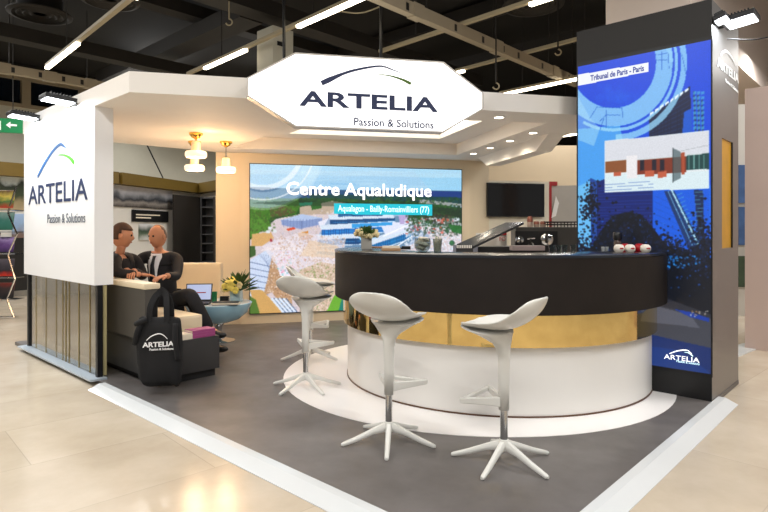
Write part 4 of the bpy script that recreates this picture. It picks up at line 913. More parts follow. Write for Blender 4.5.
obj('tumbler', MB().lathe([(.028, 0), (.038, .105), (.036, .105), (.026, .004)], c, 24), thin_glass, cu_, smooth=True)
st = MB()
for i in range(26): a = i*2.4; r = .022*math.sqrt(i/26); st.tube([c+Vector((math.cos(a)*r, math.sin(a)*r, .006)), c+Vector((math.cos(a)*r*1.5, math.sin(a)*r*1.5, .105+.018*math.sin(i)))], .003, 5)
obj('stirrers', st, paper, cu_)['kind'] = 'stuff'
c = top(527, 250.6); item('paper_stack', c, 'low stack of greyish cards on the bar before the coffee machine', 'cards', MB().box(c+Z*.022, (.27, .12, .04), bevel=.003), mat('mauve_card', '8a7a76', .6, noise=.1))
for px, lab in ((551.5, 'first small glass on the bar, nearest the coffee machine dial'), (558.5, 'second small glass from the left on the bar'), (564.5, 'third small glass from the left on the bar'), (573, 'last small glass on the bar, closest to the tower screen')):
    c = top(px, 252.6); item('espresso_glass', c, lab, 'glass', MB().lathe([(.015, 0), (.017, .004), (.024, .06), (.0225, .06), (.0155, .007), (.001, .006)], c, 20), thin_glass, 'small glasses on the bar', smooth=True)
gr_ = thing('pepper_grinder', 'dark grinder with black cap standing on the bar by the tower screen', 'grinder', tuple(top(617.5, 251.2)))
c = gr_.location.copy(); sc_ = c.y/F
obj('jar', MB().lathe([(3.6*sc_, 0), (3.8*sc_, 9*sc_), (3.2*sc_, 11*sc_)], c, 20), mat('dark_jar', '5a4a44', .2, noise=.1), gr_, smooth=True)
obj('cap', MB().lathe([(3.9*sc_, 11*sc_), (4.3*sc_, 13*sc_), (4.3*sc_, 18*sc_), (3.6*sc_, 19*sc_)], c, 20), black, gr_, smooth=True)
for px, col, lab in ((619, white_ball, 'cream round sugar pot on the bar, left of the row'), (630, white_ball, 'cream round sugar pot on the bar, second of the row'), (639.3, red, 'red round sugar pot on the bar between two cream ones'), (645.5, white_ball, 'cream round sugar pot on the bar, right end of the row'), (625.2, red, 'small red pot on the bar peeking between two cream ones')):
    c = top(px, 252.4 if col is white_ball else 251.6); rr = 5.1*c.y/F
    o = thing('sugar_pot', lab, 'pot', tuple(c), group='round pots on the bar')
    obj('pot', MB().lathe([(rr*.6, 0), (rr*.95, rr*.4), (rr, rr*.8), (rr*.9, rr*1.25), (rr*.55, rr*1.55), (.001, rr*1.6)], c, 24), col, o, smooth=True)
    obj('print', MB().box(c+Vector((.004, -rr*.93, rr*.8)), (rr*.7, rr*.2, rr*.25), bevel=.002), red if col is white_ball else white_ink, o)
for px in (603, 607): 
    c = top(px, 250.8); item('salt_shaker', c, f'tiny glass on the bar left of the cream pots, {"left" if px == 603 else "right"} one', 'glass', MB().lathe([(.012, 0), (.015, .03), (.012, .034)], c, 14), frost, 'tiny glasses on the bar', smooth=True)

# ================================================================ bar stools
def superw(s): return np.interp(s, [0, .04, .14, .32, .55, .78, .9, .97, 1], [.10, .155, .19, .206, .21, .197, .175, .145, .10])
def stool_seat():
    prof = smooth_path([(.255, .758), (.15, .752), (.04, .748), (-.06, .764), (-.14, .806), (-.20, .866), (-.245, .945)], 5); n = len(prof); mb = MB(); m = 16; g = []
    for i, p in enumerate(prof):
        s = i/(n-1); w = superw(s); row = []
        for j in range(m+1):
            t = -1+2*j/m; y = t*w; zz = p.y+.055*t*t*math.sin(PI*min(1, max(0, s*.9+.1)))**.7-.03*t**4*max(0, s-.7)/.3; x = p.x+.06*t*t*max(0, s-.45)/.55
            if s < .25: x -= .05*t*t*(1-s/.25)
            row.append(mb.bm.verts.new((x, y, zz)))
        g.append(row)
    for i in range(n-1):
        for j in range(m): mb.bm.faces.new((g[i][j], g[i][j+1], g[i+1][j+1], g[i+1][j]))
    return mb
def stool_neck():
    mb = MB(); R = []
    for z, cx, rx, ry in ((.295, 0, .029, .029), (.45, 0, .031, .031), (.585, .0, .034, .034), (.63, .004, .04, .04), (.664, .014, .050, .060), (.694, .04, .078, .098), (.718, .066, .104, .130), (.735, .09, .130, .162), (.746, .105, .142, .176)):
        R.append([Vector((cx+rx*math.cos(a), ry*math.sin(a), z+max(0, (z-.6))*.10*math.cos(a))) for a in np.linspace(0, 2*PI, 33)[:-1]])
    return mb.loft(R)
def leg_mesh(a):
    e = Vector((math.cos(a), math.sin(a), 0)); s = Vector((-e.y, e.x, 0)); rings = []
    for r, zt, zb, w in ((.0, .122, .07, .03), (.03, .120, .07, .036), (.10, .094, .060, .034), (.2, .054, .026, .030), (.285, .026, .004, .026), (.298, .020, .006, .016)):
        c = e*r; rings.append([c+s*w/2*x+Z*(zb+(zt-zb)*y) for x, y in ((-1, .25), (-.7, 0), (.7, 0), (1, .25), (1, .7), (.6, 1), (-.6, 1), (-1, .7))])
    return MB().loft(rings)
def make_stool(phase, label, loc, rot):
    o = thing('bar_stool', label, 'bar stool', loc, rot, 'white swivel bar stools around the bar')
    st = obj('seat', stool_seat(), white_gloss, o, smooth=180, local=True, solid=.013, sub=1)
    obj('column', stool_neck(), white_gloss, o, smooth=180, local=True)
    obj('gas_lift', MB().lathe([(.021, .10), (.021, .30)], n=20), chrome, o, smooth=True, local=True)
    obj('hub', MB().lathe([(.03, .07), (.032, .11), (.026, .128), (.022, .13)], n=20), white_gloss, o, smooth=True, local=True)
    f = MB(); z = .345
    for s in (1, -1):
        e = Vector((math.cos(s*PI/4.2), math.sin(s*PI/4.2), 0)); d = Vector((-e.y, e.x, 0)); R = []
        for r, h, w in ((.02, .055, .030), (.08, .046, .026), (.245, .028, .022), (.255, .02, .016)):
            R.append([e*r+d*w/2*x+Z*(z+.012-h*(1-y)+.01) for x, y in ((-1, 0), (1, 0), (1, 1), (-1, 1))])
        f.loft(R)
    e1 = Vector((math.cos(PI/4.2), math.sin(PI/4.2), 0))*.24; e2 = Vector((e1.x, -e1.y, 0))
    f.box((e1+e2)/2+Z*(z+.008), (.022, (e1-e2).length, .022))
    obj('footrest', f, white_gloss, o, local=True, bevel=.005)
    for k in range(5): obj('leg', leg_mesh(phase-rot+k*2*PI/5), white_gloss, o, smooth=50, local=True)
    return o
R_ = math.radians
make_stool(R_(20), 'white bar stool nearest the tower, its spoon seat rising to the right', (.675, 3.21, 0), R_(143))
make_stool(R_(-21), 'white bar stool in the middle, standing before the left end of the bar', (.03, 3.51, 0), R_(60))
make_stool(R_(18), 'white bar stool at the edge of the white floor disc, before the video wall', (-.65, 4.73, 0), R_(70))
make_stool(R_(54), 'rearmost white bar stool, mostly hidden behind another stool', (-.75, 5.8, 0), R_(5))
# ================================================================ seating corner
BQ = Vector((-1.9, 4.69, 0))                            # near outer corner of the bench
def q(u, v, z=0): return BQ+U*u+V*v+Z*z
bq = thing('corner_bench', 'dark clad bench with cream seat and cream back top behind the white panel', 'bench', tuple(q(1.4, .3)))
obj('base', MB().box(q(1.42, .31, .215), (2.84, .60, .29), (U, V, Z)), dark_panel, bq)
obj('plinth', MB().box(q(1.42, .33, .036), (2.76, .52, .07), (U, V, Z)), plinth_dark, bq)
bk_ = MB(); bk_.box(q(1.5, .055, .585), (2.7, .11, .45), (U, V, Z)); obj('back_cladding', bk_, slate_l := mat('grey_cladding', '4a4640', .5, noise=.15, nscale=3), bq)
obj('back_groove', MB().box(q(1.5, -.001, .362), (2.7, .01, .02), (U, V, Z)), black, bq)
obj('back_top', MB().box(q(1.5, .06, .83), (2.72, .14, .05), (U, V, Z), bevel=.015), cream, bq)
obj('seat_cushion', MB().box(q(1.55, .37, .44), (2.55, .46, .17), (U, V, Z), bevel=.025), cream, bq)
cbn = thing('rear_bench_back', 'cream upholstered bench standing behind the round table', 'bench', tuple(at(200, 300, 7.4).xy)+(0,))
c0, c1 = at(172, 0, 7.55), at(222, 0, 7.55)
obj('back_rest', MB().box(((c0.x+c1.x)/2, 7.55, .60), (c1.x-c0.x, .12, .56), bevel=.03), cream, cbn)
obj('seat', MB().box(((c0.x+c1.x)/2-.05, 7.3, .30), (c1.x-c0.x-.12, .40, .2), bevel=.03), cream, cbn)
obj('base', MB().box(((c0.x+c1.x)/2-.05, 7.35, .10), (c1.x-c0.x-.14, .4, .2)), dark_panel, cbn)
# books on the end ledge
for (t, v, n, col, lab, L_) in ((.09, .26, 2, paper, 'tan booklet', .2), (.09, .47, 3, magenta, 'magenta booklet', .22)):
    for i in range(n):
        c = q(t, v, .36+.0115+i*.023)
        pos = ['bottom', 'second', 'top'][i] if n == 3 else ['bottom', 'top'][i]
        bo = thing('booklet', f'{lab}, {pos} of its pile on the dark bench end', 'booklet', tuple(c), group='booklets on the bench end')
        obj('pages', MB().box(c, (.135, L_-.006, .016), (U, V, Z)), paper, bo)
        cv = MB(); cv.box(c+Z*.0095, (.14, L_, .003), (U, V, Z)); cv.box(c-Z*.0095, (.14, L_, .003), (U, V, Z)); cv.box(c-U*.07, (.003, L_, .022), (U, V, Z)); obj('cover', cv, col, bo)
# black shopping bag hung over the bench end
bgd = Vector((.975, -.22, 0)).normalized(); bgn = Vector((-.22, -.975, 0))
bo_ = BQ+Vector((.07, -.16, 0)); cxb = at(160.5, 300, bo_.y)
bag = thing('tote_bag', 'black tote bag with white logo hanging from the bench corner', 'bag', (cxb.x, bo_.y, .1))
def bp(s, z, o=0): return Vector((cxb.x, bo_.y, 0))+bgd*s+Z*z+bgn*o
bm_ = MB(); R = []
for z, wl_, wr_, th in ((.085, .165, .160, .03), (.12, .19, .175, .045), (.25, .195, .18, .055), (.40, .20, .185, .05), (.52, .195, .182, .04), (.60, .185, .175, .032), (.615, .16, .17, .02)):
    ring = []
    for k in range(40):
        a = 2*PI*k/40; s = math.cos(a); s = (wr_ if s > 0 else wl_)*math.copysign(abs(s)**.45, s); o = math.copysign(abs(math.sin(a))**.6, math.sin(a))*th
        o += .008*math.sin(s*45+z*9)*(1 if abs(math.sin(a)) > .2 else 0)
        ring.append(bp(s, z+.02*math.sin(s*22)*(1 if z < .1 else .3), o))
    R.append(ring)
bm_.loft(R); bgb = obj('body', bm_, black_matte, bag, smooth=180)
for s0, z0_, s1, z1_ in ((-.19, .56, -.09, .60), (-.20, .40, -.14, .58), (.16, .58, .18, .3)): obj('side_fold', MB().tube(smooth_path([bp(s0, z0_, .04), bp((s0+s1)/2, (z0_+z1_)/2, .06), bp(s1, z1_, .04)], 5), .022, 8), black_matte, bag, smooth=180)
for o_, dz in ((.035, 0), (-.03, .015)):
    hs = MB(); path = smooth_path([bp(-.10, .58, o_), bp(-.095, .70, o_*.9), bp(-.06, .80, o_*.3-.01), bp(.0, .835+dz, -.02), bp(.07, .80, o_*.3-.01), bp(.10, .70, o_*.9), bp(.105, .58, o_)], 7)
    for a, b in zip(path, path[1:]): hs.extrude([a+bgn*.003-bgd*.0, a+bgn*.003+(b-a).cross(bgn).normalized()*.05, b+bgn*.003+(b-a).cross(bgn).normalized()*.05, b+bgn*.003], bgn*-.006)
    obj('handle', hs, black_matte, bag)
BO = bp(0, 0, .062); 
logo_px(Vector((BO.x, BO.y, 0)), bgd, bgn, bgb, [(146.5, 340.5), (151, 336.5), (157, 334), (161, 334), (164.5, 336), (167.5, 339)], [(0, .006), (.4, .009), (1, .004)], None, None,
        ((142.5, 347.5), (174, 345.8), 4.6), ((149.5, 350.6), (173.5, 349.6), 2.2), white_ink, white_ink, white_ink, white_ink, off=.002)
# round table
tb = thing('round_side_table', 'round pale blue bowl shaped table on a chrome foot', 'table', (-1.955, 6.74, 0))
tc_ = Vector(tb.location)
obj('bowl_top', MB().lathe([(.03, .21), (.12, .222), (.24, .262), (.33, .335), (.375, .42), (.385, .452), (.37, .455)], tc_, 48), bluetab, tb, smooth=True)
obj('table_top', MB().lathe([(.372, .452), (.37, .462), (.001, .463)], tc_, 48), tabletop_m, tb, smooth=True)
obj('pedestal', MB().lathe([(.19, 0), (.19, .008), (.15, .02), (.07, .035), (.035, .09), (.04, .17), (.07, .215)], tc_, 40), chrome, tb, smooth=True)
ZTb = .463
# laptop
lpx = thing('laptop', 'open black laptop with lit screen on the round table', 'laptop', (-2.16, 6.62, ZTb))
ax = Vector((.94, .12, 0)).normalized(); fw = Vector((ax.y, -ax.x, 0)); c = Vector(lpx.location)
kb_ = obj('keyboard_base', MB().box(c+fw*.09+Z*.011, (.30, .22, .018), (ax, fw, Z), .004), black, lpx)
ky = MB()
for i in range(4):
    for j in range(10): ky.box(c+fw*(.04+i*.026)+ax*(-.12+j*.0265)+Z*.0212, (.02, .018, .002), (ax, fw, Z))
obj('keys', ky, dark_panel, kb_)
up_ = (Z*.93-fw*.36).normalized(); nn = ax.cross(up_)
hb_ = c-fw*.02+Z*.02
ld_ = obj('lid', MB().box(hb_+up_*.105, (.30, .21, .01), (ax, up_, nn), .003), black, lpx)
obj('display', MB().box(hb_+up_*.108+fw*.0055+Z*.002, (.275, .18, .003), (ax, up_, nn)), screen_blue, ld_)
obj('page_bar', MB().box(hb_+up_*.10+fw*.0075+Z*.0027+ax*.03, (.10, .012, .003), (ax, up_, nn)), redw, ld_)
# flowers
vs = thing('square_vase', 'pale blue square vase of yellow roses on the round table', 'vase', (-1.755, 6.78, ZTb)); c = Vector(vs.location)
obj('vase', MB().box(c+Z*.065, (.125, .125, .13), bevel=.006), vaseblue, vs)
rg = random.Random(4); fo_ = MB()
for _ in range(90):
    a = rg.uniform(0, 2*PI); e = rg.uniform(.0, 1.35); d = Vector((math.cos(a)*math.cos(e), math.sin(a)*math.cos(e), math.sin(e))); l = rg.uniform(.12, .26)*(1.1 if d.x > .3 else .9); b = c+Z*.12
    s_ = d.cross(Z).normalized()*rg.uniform(.018, .034); t_ = b+d*l+Z*.03; m_ = b+d*l*.7+Z*.035; fo_.quad(b+d*l*.35, m_+s_, t_, m_-s_)
obj('foliage', fo_, leaf, vs, solid=.002)
st_ = MB()
for _ in range(14): a = rg.uniform(0, 2*PI); st_.tube([c+Z*.05, c+Vector((math.cos(a)*.1, math.sin(a)*.1, .24))], .003, 5)
obj('stems', st_, stemm, vs)
for x, y, z, r, m_ in [(a_, b_, c_, d_*1.3, e_) for a_, b_, c_, d_, e_ in ((-.04, -.12, .20, .055, yellow), (-.10, -.08, .18, .045, yellow), (.02, -.13, .145, .034, yellow), (-.05, -.02, .245, .04, yellow), (.06, -.10, .20, .033, creamflower), (-.14, -.04, .15, .032, creamflower), (.09, -.03, .245, .03, creamflower), (.03, .02, .27, .03, yellow), (.0, -.08, .225, .04, yellow), (-.07, -.1, .23, .032, yellow))]:
    m = MB(); p0 = c+Vector((x, y, z))
    for k in range(12): b = k*2.4; rr = r*.6*math.sqrt(k/12); m.ball(p0+Vector((math.cos(b)*rr, -abs(math.sin(b))*rr*.3, math.sin(b)*rr)), r*.5, 8, (1, .8, 1))
    obj('rose', m, m_, vs, smooth=180)
c = Vector((-1.80, 6.50, ZTb)); ff = thing('dark_folder', 'dark closed folder lying on the round table before the vase', 'folder', tuple(c))
obj('cover', MB().box(c+Z*.016, (.29, .17, .03), (Vector((.99, .1, 0)), Vector((-.1, .99, 0)), Z), .004), mat('blue_black_cover', '1c2632', .35, noise=.1), ff); obj('pages', MB().box(c+Z*.016+Vector((.005, -.004, 0)), (.29, .166, .018), (Vector((.99, .1, 0)), Vector((-.1, .99, 0)), Z)), paper, ff)
c = Vector((-2.0, 6.72, ZTb)); gc = thing('green_tumbler', 'green tumbler between the laptop and the flower vase', 'cup', tuple(c)); obj('tumbler', MB().lathe([(.028, 0), (.034, .12), (.031, .12), (.026, .006), (.001, .006)], c, 20), cupgreen, gc, smooth=True)
c = Vector((-1.90, 6.80, ZTb)); tag(obj('black_device', MB().box(c+Z*.03, (.10, .06, .06), bevel=.006), black), 'small black device left of the flower vase on the table', 'device')

# pendant lamps
def pendant(px, py, Y, stem, lab):
    c = Vector(((px-CX)/F*Y, Y, 2.39)); o = thing('pendant_lamp', lab, 'pendant lamp', tuple(c), group='pendant lamps under the canopy')
    obj('ceiling_rose', MB().lathe([(.075, 0), (.075, -.018), (.06, -.03), (.05, -.05), (.02, -.062), (.012, -.07)], c, 28), brass, o, smooth=True)
    zd = H+(HY-py)*Y/F-2.39
    obj('cord', MB().tube([c-Z*.06, c+Z*(zd+.13)], .008, 8), brass if stem == 'brass' else chrome, o)
    obj('neck', MB().lathe([(.03, zd+.15), (.048, zd+.135), (.052, zd+.03)], c, 28), opal_neck, o, smooth=True)
    obj('glass_disc', MB().lathe([(.045, zd+.038), (.105, zd+.034), (.118, zd+.018), (.118, zd-.018), (.105, zd-.034), (.001, zd-.036)], c, 36), opal_on, o, smooth=True)
    l = bpy.data.lights.new('pendant', 'POINT'); l.energy = 12; l.color = (1, .66, .38); l.shadow_soft_size = .1
    lo = bpy.data.objects.new('pendant', l); COL.objects.link(lo); lo.location = c+Z*(zd-.12)
    l2 = bpy.data.lights.new('pendant_glow', 'POINT'); l2.energy = 2.6; l2.color = (1, .55, .25); l2.shadow_soft_size = .05
    lo2 = bpy.data.objects.new('pendant_glow', l2); COL.objects.link(lo2); lo2.location = c+Z*(zd+.1)+Vector((.16, -.1, 0))
pendant(196, 154.5, 6.35, 'brass', 'upper of the two overlapping glowing pendant lamps')
pendant(194.5, 168, 6.95, 'brass', 'lower of the two overlapping glowing pendant lamps')
pendant(226, 170, 6.95, 'chrome', 'glowing pendant lamp hanging alone beside the video wall')

# ================================================================ people
def skin_mesh(verts, edges, radii, sub=2, root=0):
    me = bpy.data.meshes.new('sk'); me.from_pydata([tuple(v) for v in verts], edges, []); me.update()
    o = bpy.data.objects.new('sk', me); COL.objects.link(o)
    md = o.modifiers.new('s', 'SKIN'); md.use_smooth_shade = True
    sv = me.skin_vertices[0].data
    for i, r in enumerate(radii): sv[i].radius = (r, r) if not isinstance(r, tuple) else r; sv[i].use_root = (i == root)
    md2 = o.modifiers.new('u', 'SUBSURF'); md2.levels = md2.render_levels = sub
    bpy.context.view_layer.update()
    out = bpy.data.meshes.new_from_object(o.evaluated_get(bpy.context.evaluated_depsgraph_get())); bpy.data.objects.remove(o); bpy.data.meshes.remove(me); out.materials.clear(); return out
def chain(lists):
    """list of [(point, radius), ...] chains; a point already used is shared"""
    vs, es, rs = [], [], []; idx = {}
    for ch in lists:
        prev = None
        for p, r in ch:
            k = tuple(round(x, 4) for x in p)
            if k not in idx: idx[k] = len(vs); vs.append(Vector(p)); rs.append(r)
            if prev is not None and prev != idx[k]: es.append((prev, idx[k]))
            prev = idx[k]
    return vs, es, rs
def head_mesh(mb, c, fwd, side, up, s=1.0):
    B = Matrix((side, fwd, up)).transposed()
    bm = bmesh.new(); bmesh.ops.create_uvsphere(bm, u_segments=32, v_segments=24, radius=1)
    for v in bm.verts:
        x, y, z = v.co; w = .077; d = .098; h = .118
        jaw = max(0, -z); X = x*w*(1-.30*jaw**1.3); Y = y*d*(1-.14*jaw)+(.012*jaw if y > 0 else -.008*jaw); Zz = z*h
        if y > 0:
            ang = math.exp(-(x/.22)**2); X += 0
            Y += .022*math.exp(-(x/.16)**2)*math.exp(-((z+.16)/.17)**2)          # nose
            Y -= .010*(math.exp(-((abs(x)-.36)/.17)**2)*math.exp(-((z-.06)/.13)**2))  # eye sockets
            Y += .007*math.exp(-(x/.3)**2)*math.exp(-((z+.52)/.10)**2)           # lips
            Y += .012*math.exp(-(x/.3)**2)*math.exp(-((z+.86)/.16)**2)           # chin
            Y += .006*math.exp(-(x/.6)**2)*math.exp(-((z-.22)/.09)**2)           # brow
        v.co = Vector((X, Y, Zz))*s
    M = Matrix.Translation(c) @ B.to_4x4()
    me = bpy.data.meshes.new('h'); bm.to_mesh(me); bm.free(); mb.add_mesh(me, M); bpy.data.meshes.remove(me)
    for sd in (-1, 1): mb.ball(M @ Vector((sd*.077*s, -.008*s, -.005*s)), .03*s, 12, (.35, .7, 1.05), B)
    return M
def hand_chains(wrist, palm_dir, side, up, curl=.5):
    """palm and five fingers as skin chains from the wrist"""
    out = []; kn = wrist+palm_dir*.075
    out.append([(wrist, .024), (wrist+palm_dir*.04, (.034, .016))])
    for i, (o, l) in enumerate(((-.03, .070), (-.010, .080), (.010, .076), (.029, .060))):
        b = wrist+palm_dir*.085+side*o; d1 = (palm_dir-up*curl*.5).normalized(); d2 = (palm_dir-up*curl*1.6).normalized()
        out.append([(wrist+palm_dir*.04, (.034, .016)), (b, .0095), (b+d1*l*.5, .0085), (b+d1*l*.5+d2*l*.5, .007)])
    t = wrist+palm_dir*.03-side*.032; out.append([(wrist+palm_dir*.04, (.034, .016)), (t+palm_dir*.01-side*.008, .011), (t+palm_dir*.04-side*.018-up*.012, .009), (t+palm_dir*.062-side*.015-up*.022, .008)])
    return out
def person(label, pel, chest, neck, head, fwd_h, side, sh, el, wr, hd, hipw, knees, ankles, feet, jm, hm, hair_kind, tie, tm):
    root = thing('person', label, 'person', (pel.x, pel.y, 0))
    up = Z
    mid = (pel+chest)/2
    arms = []; hands = []
    for k in (0, 1):
        arms.append([(chest+Z*.07, .075), (sh[k], .062), (el[k], .046), (wr[k], .030)])
        pd, sd, uu = hd[k]; hands += hand_chains(wr[k]+pd*.01, pd, sd, uu)
        arms[-1].append((wr[k]+pd*.01, .026))
    legs = [[(pel, .125), (pel+hipw*s, .085), (knees[k], .062), (ankles[k], .042), (feet[k], .036)] for k, s in ((0, -1), (1, 1))]
    torso = [(pel, .125), (mid, .125), (chest, .135), (chest+Z*.07, .075), (neck, .052), (head-Z*.08, .05)]
    vs, es, rs = chain([torso]+arms+legs); me = skin_mesh(vs, es, [(r*.9 if r < .08 else r*.76) if not isinstance(r, tuple) else r for r in rs])
    b = MB(); b.add_mesh(me)
    hv = chain(hands); 
    for k in (0, 1):
        pd, sd, uu = hd[k]; v2, e2, r2 = chain(hand_chains(wr[k]+pd*.005, pd, sd, uu)); b.add_mesh(skin_mesh(v2, e2, r2))
    sd_h = fwd_h.cross(Z).normalized(); M = head_mesh(b, head, fwd_h, sd_h, sd_h.cross(fwd_h).normalized())
    bd_ = obj('body', b, skin, root, smooth=180)
    ey = MB()
    for s in (-1, 1): ey.ball(M @ Vector((s*.028, .086, .008)), .0105, 10)
    obj('eyes', ey, mat('dark_eye', '20160f', .2, noise=.1), bd_, smooth=180)
    lpm = MB(); lpm.ball(M @ Vector((0, .094, -.062)), .02, 12, (1, .25, .28), M.to_3x3()); obj('mouth', lpm, mat('lips', 'a85e4c', .5, noise=.05), bd_, smooth=180)
    # hair: a shell over the skull that stops above the brow
    hb = bmesh.new(); bmesh.ops.create_uvsphere(hb, u_segments=28, v_segments=20, radius=1)
    cut = [v for v in hb.verts if (v.co.z < (.42 if v.co.y > .2 else (.05 if v.co.y > -.2 else -.45)) if hair_kind else v.co.z < (.5 if v.co.y > -.1 else -.3) or (v.co.y > .1))]
    bmesh.ops.delete(hb, geom=cut, context='VERTS')
    for v in hb.verts: k = 1.07 if hair_kind else 1.015; v.co = Vector((v.co.x*.077*k, v.co.y*.098*k, v.co.z*.118*k))
    hb.transform(M); obj('hair', hb, hm, root, smooth=180, solid=.012 if hair_kind else .003)
    # jacket: torso and sleeves
    jt = [(pel+Z*.0, .150), (mid, .140), (chest, .152), (chest+Z*.07, .095), (neck-Z*.035, .062)]
    js = [[(chest+Z*.07, .095), (sh[k]-Z*.01, .066), (el[k], .050), (wr[k]*.93+el[k]*.07, .041)] for k in (0, 1)]
    vs, es, rs = chain([jt]+js); obj('jacket', skin_mesh(vs, es, rs), jm, root, smooth=180)
    tv_ = chain([[(pel, .145), (mid, .150), (chest-Z*.06, .152), (chest+Z*.03, .135 if tie else .165), (chest+Z*.09, .075 if tie else .135)]]+([] if tie else [[(chest+Z*.09, .135), (neck+Z*.0, .07)], [(chest+Z*.03, .165), (sh[0]*.75+chest*.25, .09)]])); obj('waistcoat', skin_mesh(*tv_), jm, root, smooth=180)
    lg = [[(pel-Z*.02, .13), (pel+hipw*s, .096), (knees[k], .074), (ankles[k], .052)] for k, s in ((0, -1), (1, 1))]
    vs, es, rs = chain(lg); obj('trousers', skin_mesh(vs, es, rs), suit, root, smooth=180)
    for k in (0, 1):
        d = (feet[k]-ankles[k]); d.z = 0; d.normalize(); sm = MB(); c = Vector((ankles[k].x, ankles[k].y, ankles[k].z-.04))+d*.07
        sm.ball(c, .05, 14, (2.6, .9, .85), Matrix((d, Z.cross(d), Z)).transposed()); obj('shoe', sm, black, root, smooth=180)
    return root, M
def fixed(v): return Vector(v)
# man in a tie, turned to the eye
pel = Vector((-2.30, 5.98, .56)); ch = Vector((-2.335, 5.97, .95)); nk = Vector((-2.35, 5.95, 1.09)); hd_ = Vector((-2.345, 5.91, 1.245))
f2 = Vector((-.42, -.90, -.06)).normalized()
shl = [Vector((-2.52, 5.93, 1.035)), Vector((-2.145, 5.95, 1.02))]
el2 = [Vector((-2.56, 5.78, .90)), Vector((-2.08, 5.72, .84))]; wr2 = [Vector((-2.52, 5.60, .93)), Vector((-2.08, 5.455, .872))]
p2, M2 = person('seated man in dark suit, white shirt and tie, arm on the bench back', pel, ch, nk, hd_, f2, X_, shl, el2, wr2,
   [(Vector((.1, -.9, -.2)).normalized(), Vector((.9, .1, 0)).normalized()*-1, Vector((0, -.2, 1)).normalized()), (Vector((-.45, -.88, -.10)).normalized(), Vector((.88, -.45, 0)).normalized()*-1, Vector((0, -.1, 1)).normalized())],
   Vector((.0, -.09, 0))*-1+Vector((.05, 0, 0)), [Vector((-1.98, 5.86, .60)), Vector((-1.90, 5.60, .68))], [Vector((-1.80, 5.93, .12)), Vector((-1.72, 5.66, .32))], [Vector((-1.68, 5.90, .08)), Vector((-1.60, 5.60, .27))], suit, hair_g, 0, True, suit)
# shirt front and tie lie over the jacket opening
def chest_pt(x, z, o): 
    f = Vector((-.12, -.99, 0)); s = Vector((.99, -.12, 0)); return ch+s*x+Z*z+f*o
def over(bmesh_pts, name, m, thick=.006):
    g = MB(); g.extrude(bmesh_pts, Vector((.0, .012, 0))); return obj(name, g, m, p2)
def wrap(o, off, rad): return o
def on_torso(x, z):                                     # jacket surface in front of the chest
    zs = [-.39, -.2, 0, .08, .11]; rs = [.165, .158, .165, .13, .105]; r = np.interp(z, zs, rs); return chest_pt(x, z, math.sqrt(max(1e-4, r*r-x*x))*1.0+.004)
sh_ = MB(); rows = []
for z, w in ((.115, .058), (.08, .070), (.03, .060), (-.05, .048), (-.14, .036), (-.24, .02)):
    rows.append([sh_.bm.verts.new(on_torso(w*t, z)) for t in np.linspace(-1, 1, 7)])
for a, b in zip(rows, rows[1:]):
    for i in range(6): sh_.bm.faces.new((a[i], a[i+1], b[i+1], b[i]))
obj('shirt_front', sh_, shirt, p2, smooth=180, solid=.006)
ti = MB(); rows = []
for z, w in ((.095, .018), (.07, .014), (.0, .020), (-.12, .028), (-.22, .026), (-.25, .004)):
    rows.append([ti.bm.verts.new(on_torso(w*t, z)+Vector((-.12, -.99, 0))*.010) for t in (-1, 0, 1)])
for a, b in zip(rows, rows[1:]):
    for i in range(2): ti.bm.faces.new((a[i], a[i+1], b[i+1], b[i]))
obj('tie', ti, tie_m, p2, smooth=180, solid=.006)
cl = MB(); 
for s in (-1, 1): cl.extrude([on_torso(s*.012, .09)+Vector((0, -.008, 0)), on_torso(s*.055, .12)+Vector((0, -.004, 0)), on_torso(s*.07, .085)+Vector((0, -.008, 0)), on_torso(s*.035, .06)+Vector((0, -.01, 0))], Vector((0, .008, 0)))
obj('collar', cl, shirt, p2)
# man seen from the side, arms folded on the bench back
pel1 = Vector((-2.70, 5.78, .56)); ch1 = Vector((-2.625, 5.66, .94)); nk1 = Vector((-2.60, 5.62, 1.08)); hd1 = Vector((-2.575, 5.60, 1.255))
f1 = Vector((.93, .35, -.08)).normalized()
sh1 = [Vector((-2.60, 5.49, 1.02)), Vector((-2.52, 5.79, 1.02))]; el1 = [Vector((-2.49, 5.37, .88)), Vector((-2.40, 5.70, .84))]; wr1 = [Vector((-2.36, 5.50, .90)), Vector((-2.42, 5.50, .90))]
el1[0] = Vector((-2.50, 5.36, .90)); wr1[0] = Vector((-2.33, 5.44, .885)); wr1[1] = Vector((-2.40, 5.46, .92))
person('seated person in dark jacket at the panel edge, turned toward the man in a tie', pel1, ch1, nk1, hd1, f1, X_, sh1, el1, wr1,
   [(Vector((.8, .5, -.1)).normalized(), Vector((.5, -.8, 0)).normalized(), Vector((0, 0, 1))), (Vector((.2, -.95, -.25)).normalized(), Vector((-.9, -.2, 0)).normalized(), Vector((0, -.2, 1)).normalized())],
   Vector((.05, -.08, 0)), [Vector((-2.40, 6.12, .60)), Vector((-2.28, 6.10, .58))][::-1], [Vector((-2.14, 6.26, .13)), Vector((-2.24, 6.42, .13))], [Vector((-2.02, 6.30, .06)), Vector((-2.12, 6.48, .06))], suit2, hair_m, 1, False, suit2)

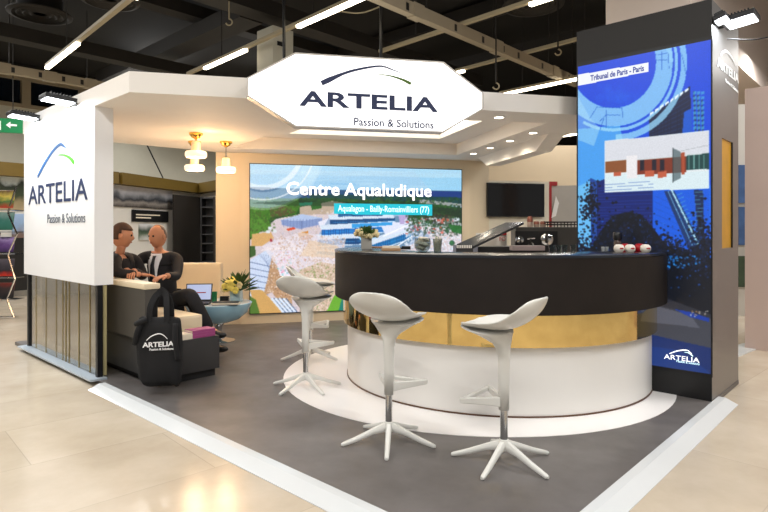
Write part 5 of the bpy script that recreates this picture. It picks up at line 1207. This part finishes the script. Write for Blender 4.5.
# ================================================================ light, eye
w = bpy.data.worlds.new('hall_air'); SC.world = w; w.use_nodes = True
w.node_tree.nodes['Background'].inputs[0].default_value = (1, .97, .94, 1); w.node_tree.nodes['Background'].inputs[1].default_value = .38
def area(name, loc, size, e, col=(1, .975, .94), rot=(0, 0, 0), sy=None):
    l = bpy.data.lights.new(name, 'AREA'); l.energy = e; l.color = col; l.shape = 'RECTANGLE'; l.size = size; l.size_y = sy or size
    o = bpy.data.objects.new(name, l); COL.objects.link(o); o.location = loc; o.rotation_euler = rot; return o
AU_ = math.atan2(U.y, U.x)
for i, (a, b) in enumerate(((-3.2, 1.5), (0, -1.5), (2.8, 1.2), (-5.5, 4.5), (5.2, 4), (0, -4.5))):
    area('hall_light', (a, b, 5.0), 2.4, 165, rot=(0, 0, AU_), sy=.25)
for (a, b) in ((-5.6, 9.8), (-3, 13.5), (3, 11), (7, 8.5)): area('hall_light', (a, b, 4.2), 2.4, 110, rot=(0, 0, AU_), sy=.2)
for (a, b) in ((-10.5, 13), (-7, 16.5), (-4, 18), (-9.5, 10)): area('hall_light', (a, b, 5.4), 2.4, 150, rot=(0, .5, AU_), sy=.3)  # added fill to brighten the far wall, no fixtures there
for px, Y, e in ((40, 13.0, 20), (130, 16.2, 26), (195, 18.5, 26)):  # added spots without fixtures, they brighten the neighbouring stand
    l = bpy.data.lights.new('neighbour_fill', 'SPOT'); l.energy = e*4; l.spot_size = 1.3; l.spot_blend = .8; l.color = (1, .95, .88); o = bpy.data.objects.new('neighbour_fill', l); COL.objects.link(o)
    o.location = at(px, 178, Y-1.2); o.rotation_euler = (Vector((-.25, 1, -.9))).to_track_quat('-Z', 'Y').to_euler()
cam = bpy.data.cameras.new('camera'); co = bpy.data.objects.new('camera', cam); COL.objects.link(co); co.location = (0, 0, H); co.rotation_euler = (PI/2, 0, 0)
cam.sensor_width = 36; cam.lens = 36*F/768; cam.shift_y = -(256-HY)/768; cam.clip_start = .05; cam.clip_end = 200
SC.camera = co
vs_ = SC.view_settings; vs_.view_transform = 'Standard'; vs_.look = 'None'; vs_.gamma = 1; vs_.exposure = 0; vs_.use_curve_mapping = False
SC.cycles.use_denoising = True; SC.cycles.max_bounces = 8; SC.cycles.transparent_max_bounces = 12; SC.cycles.sample_clamp_indirect = 6
